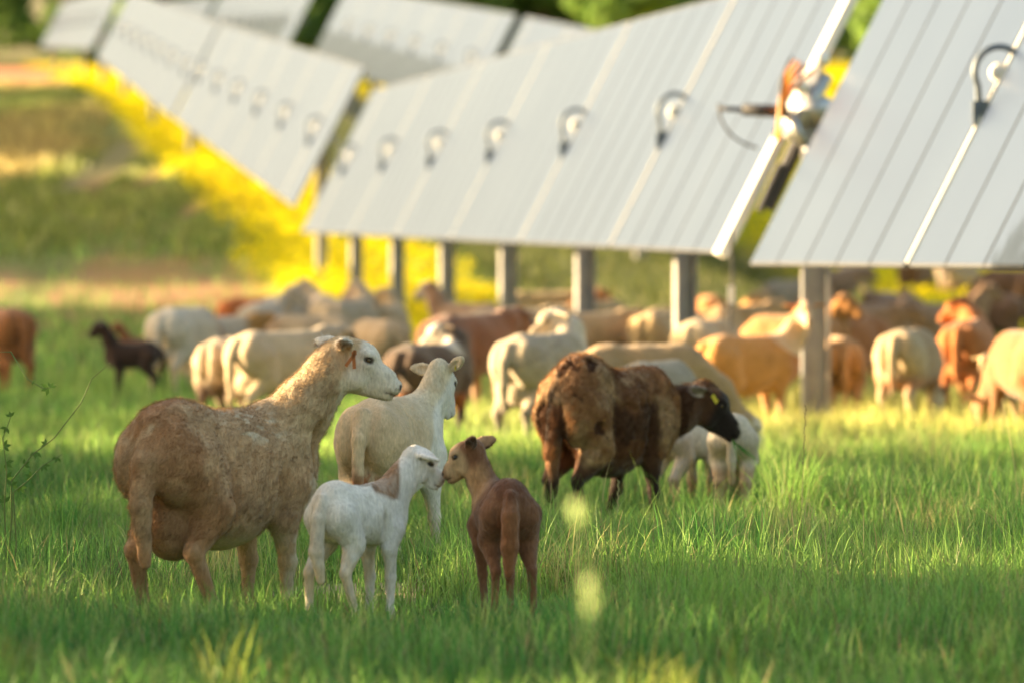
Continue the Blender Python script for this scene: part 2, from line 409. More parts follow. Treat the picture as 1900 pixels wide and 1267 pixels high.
# unseen trees added left of the frame to shade the pasture
# leaves are cut along sun rays so light patches and rims land here
LIT_SPOTS = [((1.42, 26.4, .10), .36), ((1.9, 29.5, .05), .22), ((2.3, 27.4, .15), .32), ((1.9, 27.2, .15), .2), ((-2.0, 27.0, .05), .28), ((-1.9, 25, .05), .12), ((-.72, 22.2, .05), .08), ((-.36, 24.9, .1), .12),
        ((-1.53, 20.48, .24), .08), ((-1.53, 20.50, .42), .08), ((-1.50, 20.54, .60), .08), ((-1.44, 20.55, .80), .08), ((-1.2, 20.6, .91), .12), ((-.95, 20.7, .90), .10), ((-.9, 20.6, 1.05), .06),
        ((.06, 27.3, .82), .10), ((.03, 27.3, .6), .10), ((.25, 27.4, .93), .09), ((-.76, 23.85, .62), .09), ((-.76, 23.8, .3), .05), ((1.12, 28.4, .25), .04), ((3.1, 31, .05), .4), ((.12, 9, .8), .15), ((-.76, 15.4, .2), .2), ((.35, 15.3, .2), .2), ((-1.75, 20.5, .1), .3), ((-1.3, 22.5, .1), .15), ((2.0, 21.5, .1), .18)]
for i, (X, Y, s_) in enumerate([(-9.0, 13.6, 1.0), (-8.6, 15.6, 1.0), (-8.9, 17.6, 1.05), (-9.4, 19.8, 1.0), (-8.7, 22.0, 1.05), (-9.1, 24.2, 1.05), (-8.6, 26.4, 1.05), (-9.2, 28.6, 1.05), (-8.6, 30.9, 1.0), (-9.0, 33.2, 1.0), (-9.3, 35.4, .9)]):
    TS = tree_mesh(3.9 * s_, 2.2 * s_, 8 + i, 9500, .11, (.05, .10, .02), (.09, .15, .03), .12, ray_cut_at=(X, Y))
    tree(TS, X, Y, 'small unseen tree added left of the frame to shade the pasture', 'added shade trees left of the frame', 0, 1.0)
for i, (X, Y) in enumerate([(-9.2, 38.2), (-9.0, 40.4), (-9.3, 42.6), (-9.0, 44.8), (-9.2, 47.0)]):  # lower unseen trees added so that shade falls on the left
    TS = tree_mesh(1.25, 1.7, 40 + i, 6500, .10, (.05, .10, .02), (.09, .15, .03), .1)
    tree(TS, X, Y, 'low unseen tree added beyond the taller ones to shade the pasture', 'added shade trees left of the frame', 0, 1.0)
# ------------------------------------------------------------------ ground
rng = np.random.default_rng(7)
def ground():
    ys = np.concatenate([np.arange(-8, 60, .5), np.arange(60, 240, 2), np.arange(240, 520, 8), np.arange(520, 1400, 60)])
    xs = np.concatenate([-np.geomspace(400, 12, 28), np.arange(-11.5, 12, .5), np.geomspace(12, 400, 28)])
    X, Y = np.meshgrid(xs, ys); Z = gz(X.ravel(), Y.ravel())
    V = np.stack([X.ravel(), Y.ravel(), Z], 1); n, m = X.shape
    i = np.arange((n - 1) * (m - 1)); r, c = i // (m - 1), i % (m - 1); a = r * m + c
    Fq = np.stack([a, a + 1, a + m + 1, a + m], 1)
    mt = mat('ground', (.08, .1, .03), .95, 0, .1); b = mt.node_tree.nodes['Principled BSDF']
    geo = nd(mt, 'ShaderNodeNewGeometry')
    mpn = nd(mt, 'ShaderNodeMapping'); mpn.inputs['Scale'].default_value = (1, .14, 1); lk(mt, geo.outputs['Position'], mpn.inputs[0])
    def noise(scale, det=5):
        q = nd(mt, 'ShaderNodeTexNoise', Scale=scale, Detail=float(det)); lk(mt, mpn.outputs[0], q.inputs['Vector']); return q.outputs['Fac']
    def rng_(v, a, b_, lo=0., hi=1.):
        q = nd(mt, 'ShaderNodeMapRange'); q.interpolation_type = 'SMOOTHSTEP'
        q.inputs['From Min'].default_value = a; q.inputs['From Max'].default_value = b_; q.inputs['To Min'].default_value = lo; q.inputs['To Max'].default_value = hi
        lk(mt, v, q.inputs['Value']); return q.outputs[0]
    def mth(op, a, b_):
        q = nd(mt, 'ShaderNodeMath', operation=op)
        for k, v in ((0, a), (1, b_)):
            if isinstance(v, (int, float)): q.inputs[k].default_value = v
            else: lk(mt, v, q.inputs[k])
        return q.outputs[0]
    def mix(fac, a, b_):
        q = nd(mt, 'ShaderNodeMix'); q.data_type = 'RGBA'; lk(mt, fac, q.inputs[0])
        for k, v in ((6, a), (7, b_)):
            if isinstance(v, tuple): q.inputs[k].default_value = (*v, 1)
            else: lk(mt, v, q.inputs[k])
        return q.outputs[2]
    sep = nd(mt, 'ShaderNodeSeparateXYZ'); lk(mt, geo.outputs['Position'], sep.inputs[0]); x, y = sep.outputs[0], sep.outputs[1]
    K = mth('ADD', x, mth('MULTIPLY', y, TANV))
    n1, n2 = noise(.5), noise(.09)
    c = mix(rng_(n1, .35, .65), (.09, .13, .028), (.19, .21, .06))
    c = mix(mth('MULTIPLY', rng_(noise(.14), .42, .58), rng_(y, 95, 115)), c, (.19, .17, .07))
    c = mix(mth('MULTIPLY', rng_(noise(.22), .50, .62), mth('MULTIPLY', rng_(y, 60, 100), rng_(y, 230, 200))), c, (.30, .17, .07))        # dry patches
    c = mix(mth('MULTIPLY', mth('MULTIPLY', rng_(K, 9.5, 10.5), rng_(K, 16.2, 15.0)), mth('MULTIPLY', rng_(y, 70, 85), rng_(y, 200, 160))), c, (.085, .10, .022))   # shade between two rows, painted dark into the ground
    # yellow flowers: strip under the panel row and the ground beyond it
    Kn = mth('ADD', K, mth('MULTIPLY', mth('SUBTRACT', n1, .5), 1.6))
    strip = mth('MULTIPLY', rng_(Kn, 5.6, 6.6), rng_(Kn, 10.2, 9.0)); far = rng_(Kn, 15.0, 16.5)
    fl = mth('MULTIPLY', mth('MAXIMUM', strip, far), mth('MULTIPLY', rng_(y, 58, 72), rng_(y, 330, 290)))
    c = mix(mth('MULTIPLY', fl, rng_(noise(.8), .25, .5, .75, 1.)), c, mix(rng_(noise(.3), .4, .6), (.74, .66, .01), (.72, .52, .015)))
    # bare red earth
    road = mth('MULTIPLY', mth('MULTIPLY', rng_(y, 236, 250), rng_(y, 350, 335)), rng_(K, 8.2, 6.2))
    c = mix(road, c, (.55, .21, .11))
    dirt = mth('MULTIPLY', mth('MULTIPLY', rng_(mth('ADD', y, mth('MULTIPLY', mth('SUBTRACT', n2, .5), 12)), 93, 96), rng_(y, 104, 100)), mth('MULTIPLY', rng_(x, -3.2, -5.5), rng_(noise(.35), .42, .60)))
    c = mix(dirt, c, (.40, .22, .12))
    sp = mth('ADD', mth('POWER', mth('ABSOLUTE', mth('DIVIDE', mth('ADD', x, .66), .5), 0), 2), mth('POWER', mth('ABSOLUTE', mth('DIVIDE', mth('SUBTRACT', y, 22.1), .85), 0), 2))
    c = mix(rng_(sp, 1.1, .7), c, (.42, .32, .20))
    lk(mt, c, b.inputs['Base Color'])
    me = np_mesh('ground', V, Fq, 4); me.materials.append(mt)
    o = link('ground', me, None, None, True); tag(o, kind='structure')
ground()

# ------------------------------------------------------------------ grass: curved blades, denser close by
def blades(n, X, Y, Hh, W, colf, lean=.35, seed=1, segs=3, head=None):
    g_ = np.random.default_rng(seed)
    n = len(X); Z = gz(X, Y) - .01
    az = g_.uniform(0, 2 * math.pi, n); le = np.abs(g_.normal(0, lean, n)) + .08
    dirx, diry = np.cos(az), np.sin(az); fa = az + math.pi / 2 + g_.normal(0, .5, n); sx, sy = np.cos(fa), np.sin(fa)
    P = []; t = np.linspace(0, 1, segs + 1)
    for k, q in enumerate(t):
        b = le * q ** 1.9; r = Hh * q
        cx = X + dirx * Hh * b * q * .95; cy = Y + diry * Hh * b * q * .95; cz = Z + r * np.sqrt(np.clip(1 - (b * .75) ** 2, .1, 1))
        if k < segs:
            w = W * (1 - .55 * q ** 2) * .5
            P.append(np.stack([cx - sx * w, cy - sy * w, cz], 1)); P.append(np.stack([cx + sx * w, cy + sy * w, cz], 1))
        else: P.append(np.stack([cx, cy, cz], 1))
    m = len(P); V = np.stack(P, 1).reshape(-1, 3); base = (np.arange(n) * m)[:, None]
    tri = []
    for k in range(segs - 1):
        a = 2 * k; tri += [[a, a + 1, a + 3], [a, a + 3, a + 2]]
    a = 2 * (segs - 1); tri.append([a, a + 1, a + 2])
    Fi = (base[:, :, None] + np.array(tri)[None]).reshape(-1, 3)
    c = colf(X, Y, g_)                       # (n,3)
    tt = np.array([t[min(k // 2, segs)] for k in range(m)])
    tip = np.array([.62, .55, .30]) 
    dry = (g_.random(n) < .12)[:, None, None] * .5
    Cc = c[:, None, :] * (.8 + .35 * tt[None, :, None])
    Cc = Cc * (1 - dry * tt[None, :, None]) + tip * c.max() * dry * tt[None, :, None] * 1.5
    return V, Fi, Cc.reshape(-1, 3)

def grass_colour(X, Y, g_):
    P = np.stack([X, Y, X * 0], 1)
    a = vnoise(P, .8, 3, 3); b = vnoise(P, 4, 9, 2)
    c = mixc((.075, .22, .045), (.27, .43, .09), sstep(.3, .7, a * .6 + b * .4))
    c = mixc(c, (.62, .58, .17), sstep(34, 42, Y) * sstep(66, 54, Y) * sstep(-1.5, 1.2, X) * .75)  # sunlight on the right-hand pasture painted into the blades as a paler tone
    K = kk(X, Y); c = mixc(c, (.10, .12, .025), sstep(9.5, 10.5, K) * sstep(16, 15, K) * (Y > 72))  # row shade painted into the blades as a darker olive
    c = c * g_.uniform(.45, 1.6, (len(X), 1))
    dead = g_.random(len(X)) < .05
    c[dead] = np.array([.30, .24, .12]) * g_.uniform(.6, 1.2, (dead.sum(), 1))
    return c
def scatter(n, y0, y1, margin=.25, pw=1.0):
    u = rng.random(n); Y = y0 + (y1 - y0) * u ** pw
    hw = Y * 950 / F + margin; X = rng.uniform(-1, 1, n) * hw
    return X, Y
def clump_h(X, Y, lo, hi, seed=4):
    P = np.stack([X, Y, X * 0], 1); a = vnoise(P, 2.2, seed, 3)
    return lo + (hi - lo) * sstep(.25, .75, a)
def build_grass():
    parts = []
    def add(n, y0, y1, h0, h1, w, seed, lean=.5, segs=3, pw=1.0, keep=None):
        X, Y = scatter(n, y0, y1, pw=pw)
        k = ~((Y > 92) & (Y < 105) & (X < -2.6)) | (rng.random(len(X)) < .3); X, Y = X[k], Y[k]
        Hh = clump_h(X, Y, h0, h1) * rng.uniform(.45, 1.25, len(X))
        worn = sstep(.75, .45, np.abs(X + .62) / 1.6) * sstep(21.8, 20.8, Y) * sstep(18.0, 18.8, Y) if y0 > 15 else 0 * X
        Hh = Hh * (1 - (.42 + .22 * sstep(-.6, -.2, X)) * worn)
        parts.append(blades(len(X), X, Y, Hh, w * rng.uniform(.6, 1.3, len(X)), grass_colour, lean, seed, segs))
    add(20000, 12.0, 18.0, .14, .28, .0060, 1)
    add(62000, 18.0, 27.0, .05, .22, .0052, 2, .6)
    add(26000, 18.0, 30.0, .14, .32, .0034, 12, .45, 4)
    add(56000, 26.0, 38.0, .08, .24, .0060, 3)
    add(26000, 36.0, 52.0, .12, .28, .0080, 13, .4)
    add(50000, 38.0, 64.0, .08, .20, .009, 4, .45, 2)
    add(30000, 60.0, 120.0, .12, .30, .022, 5, .45, 2)
    # the pasture goes on past both edges of the frame
    for n_, a_, b_, w_, sd_ in ((34000, 15, 28, .007, 31), (26000, 28, 64, .011, 32)):
        Y = a_ + (b_ - a_) * rng.random(n_); hw = Y * 950 / F + .25; X = np.sign(rng.random(n_) - .5) * (hw + 2.6 * rng.random(n_) ** 1.3)
        parts.append(blades(n_, X, Y, clump_h(X, Y, .08, .24) * rng.uniform(.5, 1.2, n_), w_ * rng.uniform(.6, 1.3, n_), grass_colour, .5, sd_, 2))
    # taller tussocks
    for i, (px, d, rad, n, hh) in enumerate([(1478, 26.6, .14, 420, .42), (1560, 27, .30, 600, .34), (1700, 27.0, .5, 1100, .34), (1850, 25.0, .3, 500, .28),
             (1640, 24.0, .4, 600, .24), (60, 22.5, .28, 420, .26), (150, 23.5, .3, 400, .22), (1100, 24.5, .3, 420, .24), (1190, 24.0, .25, 350, .22), (1790, 23.0, .4, 500, .22),
             (780, 22.6, .10, 120, .22), (1330, 24.5, .3, 300, .2), (505, 21.5, .18, 150, .2), (650, 22.3, .2, 200, .22)]):
        c = at(px, d); X = rng.normal(c.x, rad * .55, n); Y = rng.normal(c.y, rad * .8, n)
        parts.append(blades(n, X, Y, hh * rng.uniform(.5, 1.2, n), np.full(n, .0038), grass_colour, .42, 60 + i, 4))
    for i in range(85):        # scattered tufts, each with its own height and tint
        y = 19 + 17 * rng.random() ** 1.3; x = rng.uniform(-1, 1) * (y * 950 / F + .1)
        if abs(x + .5) < 1.1 and y < 21.4: continue
        n = int(rng.uniform(60, 200)); r_ = rng.uniform(.05, .16); X = rng.normal(x, r_, n); Y = rng.normal(y, r_ * 1.4, n)
        tint = np.array([(.10, .28, .05), (.34, .46, .10), (.46, .44, .16), (.20, .38, .07)][rng.integers(4)])
        parts.append(blades(n, X, Y, rng.uniform(.16, .36) * rng.uniform(.5, 1.15, n), np.full(n, .004), lambda a, b, g_: tint * g_.uniform(.6, 1.4, (len(a), 1)), rng.uniform(.3, .7), 160 + i, 4))
    X, Y = scatter(420, 19.5, 33)                     # loose taller blades and dead stems
    def stem_c(a, b, g_):
        c = np.tile([.22, .34, .08], (len(a), 1)); k = g_.random(len(a)) < .45; c[k] = (.55, .45, .22); return c * g_.uniform(.7, 1.3, (len(a), 1))
    far_ = ~((np.abs(X + .5) < 1.2) & (Y < 21.5)); X, Y = X[far_], Y[far_]
    parts.append(blades(len(X), X, Y, rng.uniform(.28, .48, len(X)), np.full(len(X), .0028), stem_c, .5, 301, 5))
    for i in range(46):        # clumps close to the lens, thrown out of focus
        y = rng.uniform(16.6, 19.6); x = rng.uniform(-1, 1) * (y * 950 / F + .1); n = int(rng.uniform(40, 130)); r_ = rng.uniform(.04, .12)
        tint = np.array([(.08, .24, .05), (.34, .44, .12), (.16, .34, .08), (.10, .26, .06)][rng.integers(4)])
        parts.append(blades(n, rng.normal(x, r_, n), rng.normal(y, r_, n), rng.uniform(.12, .26) * rng.uniform(.5, 1.15, n), np.full(n, .0055), lambda a, b, g_: tint * g_.uniform(.6, 1.4, (len(a), 1)), .45, 260 + i, 4))
    # coarse blades and seed stalks close to the lens
    for i, (px, d) in enumerate([(400, 15.2), (440, 15.6), (520, 14.8), (1170, 15.0), (1215, 15.4), (1260, 15.2), (1340, 15.8), (1130, 14.8), (20, 16), (1880, 15.5)]):
        c = at(px, d); n = 22; X = rng.normal(c.x, .04, n); Y = rng.normal(c.y, .08, n)
        parts.append(blades(n, X, Y, rng.uniform(.16, .30, n), np.full(n, .008), lambda a, b, g_: np.tile([.22, .27, .05], (len(a), 1)) * g_.uniform(.7, 1.3, (len(a), 1)), .5, 90 + i, 4))
    def bare(v):          # trodden patch of soil between the ewe and the white lamb
        q = v.reshape(-1, 3); return ((q[:, 0] + .66) / .42) ** 2 + ((q[:, 1] - 22.1) / .75) ** 2 < 1
    V = []; Fi = []; C = []; off = 0
    for v, f, c in parts:
        kf = ~bare(v[f[:, 0]]) | (rng.random(len(f)) < .12); f = f[kf]
        V.append(v); Fi.append(f + off); C.append(c); off += len(v)
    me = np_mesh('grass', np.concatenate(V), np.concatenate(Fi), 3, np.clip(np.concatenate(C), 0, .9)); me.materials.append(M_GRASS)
    tag(link('grass', me), 'green grass of uneven height covering the pasture', None, None, 'stuff')
    # yellow flowers in bloom below and beyond the panels
    X, Y = scatter(210000, 66, 330, margin=2, pw=1.6)
    K = kk(X, Y) + (vnoise(np.stack([X, Y, 0 * X], 1), .5, 2, 2) - .5) * 1.6
    k = ((K > 6.1) & (K < 9.5)) | (K > 15.6); k &= ~((Y > 250) & (Y < 325) & (K < 8)); k &= rng.random(len(X)) < .9; X, Y = X[k], Y[k]
    n = len(X); hh = rng.uniform(.12, .36, n); w = .018 + .00036 * Y
    z = gz(X, Y) + hh; a = rng.uniform(0, 6.28, n)
    V = []
    for q in range(4):
        an = a + q * math.pi / 2
        V.append(np.stack([X + np.cos(an) * w, Y + np.sin(an) * w, z + rng.uniform(-.5, .5, n) * w + (q % 2) * w * .7], 1))
    V = np.stack(V, 1).reshape(-1, 3)
    c = mixc((.86, .80, .01), (.84, .68, .012), rng.random(n)) * rng.uniform(.75, 1.1, (n, 1)); c = np.repeat(c, 4, 0)
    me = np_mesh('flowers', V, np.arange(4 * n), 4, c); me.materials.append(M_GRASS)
    tag(link('flowers', me), 'bright yellow wildflowers in a strip under the panel rows', None, None, 'stuff')
build_grass()
def scrub():
    """rank weeds on the slope at the left: blurred clumps of green and brown"""
    X, Y = scatter(60000, 104, 232, margin=1, pw=1.3); K = kk(X, Y)
    cl = vnoise(np.stack([X, Y * .07, 0 * X], 1), .45, 21, 3); k = (K < 6.6) & (cl > .42) & (rng.random(len(X)) < sstep(103, 116, Y)); X, Y, cl = X[k], Y[k], cl[k]
    Hh = rng.uniform(.12, .34, len(X)) * sstep(.40, .62, cl) + .1
    def cf(x, y, g_):
        a = vnoise(np.stack([x, y * .08, 0 * x], 1), .25, 31, 2)
        return mixc((.20, .25, .06), (.36, .30, .11), sstep(.45, .6, a)) * g_.uniform(.5, 1.5, (len(x), 1))
    v, f, c = blades(len(X), X, Y, Hh, rng.uniform(.05, .11, len(X)), cf, .4, 77, 2)
    me = np_mesh('weeds', v, f, 3, np.clip(c, 0, .9)); me.materials.append(M_GRASS)
    tag(link('weeds', me), 'rank green and brown weeds on the shaded slope', None, None, 'stuff')
scrub()
# ------------------------------------------------------------------ organic bodies: smooth distance fields -> one continuous mesh
class Field:
    def __init__(s, lo, hi, h):
        s.h = h; s.lo = np.array(lo, float)
        s.n = np.ceil((np.array(hi) - s.lo) / h).astype(int) + 1
        s.D = np.full(s.n, .12, np.float32)
    def _sub(s, blo, bhi, m):
        a = np.clip(np.floor((np.minimum(blo, bhi) - m - s.lo) / s.h).astype(int), 0, s.n - 1)
        b = np.clip(np.ceil((np.maximum(blo, bhi) + m - s.lo) / s.h).astype(int) + 1, 1, s.n)
        sl = tuple(slice(a[i], b[i]) for i in range(3))
        ax = [s.lo[i] + np.arange(a[i], b[i]) * s.h for i in range(3)]
        X, Y, Z = np.meshgrid(*ax, indexing='ij')
        return sl, np.stack([X, Y, Z], -1)
    def _merge(s, sl, d, k, cut=False):
        a = s.D[sl]
        if cut:
            d = -d; h = np.clip(.5 - .5 * (a - d) / k, 0, 1)
            s.D[sl] = a * (1 - h) + d * h + k * h * (1 - h)
        else:
            h = np.clip(.5 + .5 * (d - a) / k, 0, 1)
            s.D[sl] = d * (1 - h) + a * h - k * h * (1 - h)
    def ell(s, c, r, k=.03, M=None, cut=False):
        """ellipsoid; M = 4x4 placing its frame, c inside that frame"""
        M = M or Matrix.Identity(4); c = Vector(c)
        wc = np.array(M @ c); rm = max(r)
        sl, P = s._sub(wc - rm, wc + rm, k + 2.5 * s.h)
        if P.size == 0: return
        Rm = np.array(M.to_3x3()); Q = (P - wc) @ Rm
        r = np.array(r); k0 = np.linalg.norm(Q / r, axis=-1); k1 = np.linalg.norm(Q / (r * r), axis=-1) + 1e-9
        s._merge(sl, k0 * (k0 - 1) / k1, k, cut)
    def cone(s, a, b, ra, rb, k=.03, sy=1.0, cut=False, M=None):
        a = Vector(a); b = Vector(b)
        if M: a = M @ a; b = M @ b
        a = np.array(a); b = np.array(b); rm = max(ra, rb)
        sl, P = s._sub(np.minimum(a, b) - rm, np.maximum(a, b) + rm, k + 2.5 * s.h)
        if P.size == 0: return
        sc = np.array([1, 1 / sy, 1.0]) if sy != 1 else 1.0
        p = P * sc; A = a * sc; B = b * sc; ab = B - A
        t = np.clip(((p - A) @ ab) / (ab @ ab), 0, 1)
        d = np.linalg.norm(p - A - t[..., None] * ab, axis=-1) - (ra + (rb - ra) * t)
        s._merge(sl, d * min(1, sy), k, cut)
    def chain(s, pts, k=.03, sy=1.0):
        for p, q in zip(pts, pts[1:]): s.cone(p[:3], q[:3], p[3], q[3], k, sy)
    def mesh(s):
        """naive surface nets"""
        D = s.D; I = D < 0; n = s.n
        c = [(i, j, k) for i in (0, 1) for j in (0, 1) for k in (0, 1)]
        S = lambda A, o: A[o[0]:n[0] - 1 + o[0], o[1]:n[1] - 1 + o[1], o[2]:n[2] - 1 + o[2]]
        cnt = sum(S(I, o).astype(np.int8) for o in c)
        act = (cnt > 0) & (cnt < 8)
        idx = np.argwhere(act); m = len(idx)
        vid = np.full(act.shape, -1, np.int32); vid[act] = np.arange(m)
        acc = np.zeros((m, 3)); w = np.zeros(m)
        val = {o: D[idx[:, 0] + o[0], idx[:, 1] + o[1], idx[:, 2] + o[2]].astype(float) for o in c}
        for o in c:
            for ax in range(3):
                if o[ax]: continue
                q = list(o); q[ax] = 1; q = tuple(q)
                d0, d1 = val[o], val[q]; cr = (d0 < 0) != (d1 < 0)
                t = np.where(cr, d0 / np.where(cr, d0 - d1, 1), 0)
                p = np.repeat(np.array([o], float), m, 0); p[:, ax] = t
                acc += p * cr[:, None]; w += cr
        V = s.lo + (idx + acc / w[:, None]) * s.h
        F4 = []
        for ax in range(3):
            u, v = (ax + 1) % 3, (ax + 2) % 3
            a0 = [slice(1, -1)] * 3; a0[ax] = slice(0, n[ax] - 1); a1 = list(a0); a1[ax] = slice(1, n[ax])
            A = I[tuple(a0)]; B = I[tuple(a1)]
            for flip, cond in ((0, A & ~B), (1, ~A & B)):
                e = np.argwhere(cond)
                if not len(e): continue
                off = np.ones(3, int); off[ax] = 0; e = e + off
                def vi(du, dv):
                    q = e.copy(); q[:, u] -= du; q[:, v] -= dv
                    return vid[q[:, 0], q[:, 1], q[:, 2]]
                quad = [vi(1, 1), vi(0, 1), vi(0, 0), vi(1, 0)]
                if flip: quad = quad[::-1]
                F4.append(np.stack(quad, 1))
        F4 = np.concatenate(F4); F4 = F4[(F4 >= 0).all(1)]
        return V, F4

def vnormals(V, F4):
    N = np.cross(V[F4[:, 2]] - V[F4[:, 0]], V[F4[:, 3]] - V[F4[:, 1]])
    out = np.zeros_like(V)
    for k in range(4):
        for a in range(3): out[:, a] += np.bincount(F4[:, k], N[:, a], len(V))
    return out / (np.linalg.norm(out, axis=1)[:, None] + 1e-9)

def euler_m(loc, yaw=0, pitch=0, roll=0, sc=1.0):
    """head frame: x towards the nose, y left, z up; pitch > 0 lowers the nose"""
    return Matrix.Translation(loc) @ Euler((R(roll), R(pitch), R(yaw)), 'XYZ').to_matrix().to_4x4() @ Matrix.Scale(1, 4)

ADULT = dict(
    torso=[((.20, 0, .54), (.21, .150, .185)), ((.02, 0, .53), (.30, .185, .195)), ((-.03, 0, .45), (.27, .175, .165)),
           ((-.24, 0, .58), (.18, .152, .165)), ((.22, 0, .655), (.13, .075, .085)), ((.34, 0, .52), (.10, .095, .14)), ((-.02, 0, .66), (.28, .09, .075))],
    fore=[(.25, .095, .47, .085), (.20, .105, .35, .052), (.225, .10, .205, .031), (.22, .10, .075, .0205), (.235, .10, .035, .022), (.25, .10, .012, .026)],
    hind=[(-.26, .085, .54, .125), (-.22, .115, .40, .088), (-.365, .105, .255, .034), (-.34, .105, .075, .022), (-.325, .105, .035, .023), (-.31, .105, .012, .027)],
    tail=[(-.40, 0, .66, .035), (-.455, 0, .56, .033), (-.465, 0, .42, .03), (-.455, 0, .27, .018)],
    neck0=(.29, 0, .60, .135), head=(.52, 0, .93), hs=1.0, neck_r=.066, dims=(.62, .30, 1.15))
LAMB = dict(
    torso=[((.10, 0, .345), (.115, .072, .095)), ((.0, 0, .34), (.16, .082, .09)), ((-.11, 0, .365), (.095, .08, .095)),
           ((.11, 0, .39), (.08, .045, .05)), ((.165, 0, .34), (.055, .05, .075)), ((0, 0, .40), (.15, .045, .04))],
    fore=[(.125, .05, .30, .042), (.10, .055, .24, .027), (.11, .052, .15, .019), (.107, .052, .05, .0135), (.115, .052, .025, .0145), (.122, .052, .01, .017)],
    hind=[(-.13, .048, .34, .063), (-.095, .06, .265, .042), (-.17, .055, .17, .0195), (-.158, .055, .05, .0145), (-.15, .055, .025, .0155), (-.143, .055, .01, .018)],
    tail=[(-.195, 0, .40, .02), (-.225, 0, .34, .021), (-.228, 0, .26, .019), (-.22, 0, .17, .012)],
    neck0=(.135, 0, .375, .065), head=(.25, 0, .56), hs=.64, neck_r=.04, dims=(.32, .16, .70))

EAR_FRAMES = []      # frames of the ears of the body built last
def ear_mask(V, fr):
    m = np.zeros(len(V))
    for Ei, s, y in fr:
        P = (V @ Ei[:3, :3].T + Ei[:3, 3]) / s; P = P * np.array([1, y, 1])
        d = np.linalg.norm((P - np.array([0, .066, 0])) / np.array([.040, .066, .030]), axis=1)
        m = np.maximum(m, (d < 1) * sstep(.022, .04, P[:, 1]))
    return m
EAR_NOW = [None]
def head_parts(f, M, s, lamb=False, k=.012, ears=None):
    """ears: (droop, sweep back, twist forward) for left and right"""
    E = lambda c, r, kk=k, cut=False: f.ell(Vector(c) * s, [q * s for q in r], kk * s, M, cut)
    Cn = lambda a, b, ra, rb, kk=k, cut=False: f.cone(Vector(a) * s, Vector(b) * s, ra * s, rb * s, kk * s, 1, cut, M)
    ml = .82 if lamb else 1.0     # muzzle length
    E((0, 0, 0), (.078, .058, .064) if not lamb else (.08, .064, .072), .03)
    E((.055, 0, .018), (.055, .048, .046), .03)
    for y in (-1, 1):
        E((.064, y * .0405, .0255), (.032, .0205, .018), .010); E((.068, y * .036, -.004), (.03, .019, .02), .012)
        E((.026, y * .036, -.052), (.060, .021, .055), .02)
    Cn((.05, 0, -.002), (.155 * ml, 0, -.034), .047, .031, .02)
    Cn((.05, 0, -.035), (.150 * ml, 0, -.062), .036, .026, .02)
    E((.125 * ml, 0, -.018), (.05, .022, .022), .02)
    E((.178 * ml, 0, -.052), (.030, .028, .030), .012)
    E((.190 * ml, 0, -.044), (.020, .022, .020), .008)
    Cn((.02, 0, -.078 if not lamb else -.066), (.158 * ml, 0, -.088), .036 if not lamb else .028, .017, .018)
    E((.166 * ml, 0, -.089), (.024, .019, .0125), .006)
    # mouth line, nostrils, eye sockets
    for y in (-1, 1):
        Cn((.200 * ml, y * .010, -.0755), (.155 * ml, y * .030, -.072), .0035, .0025, .004, True)
        Cn((.213 * ml, y * .009, -.046), (.200 * ml, y * .019, -.040), .0050, .0035, .003, True)
        E((.073, y * .0585, .011), (.015, .012, .0085), .005, True)
    es = 1.22 if lamb else 1.0
    for i, y in enumerate((1, -1)):
        droop, back, twist = ears[i]
        Er = (M @ Matrix.Translation(Vector((-.012, y * .050, .026)) * s) @ Matrix.Rotation(R(y * back), 4, 'Z')
              @ Matrix.Rotation(R(-y * droop), 4, 'X') @ Matrix.Rotation(R(-twist), 4, 'Y'))
        Ee = lambda c, r, kk=.006, cut=False: f.ell(Vector((c[0], c[1] * y, c[2])) * (s * es), [q * s * es for q in r], kk * s, Er, cut)
        EAR_FRAMES.append((np.array(Er.inverted()), s * es, y))
        Ee((0, .012, 0), (.018, .026, .016), .012)
        Ee((0, .058, 0), (.029, .058, .0125), .010)
        Ee((.004, .052, -.011), (.0185, .040, .0105), .004, True)
        Ee((.0, .1, .001), (.016, .026, .0075), .008)

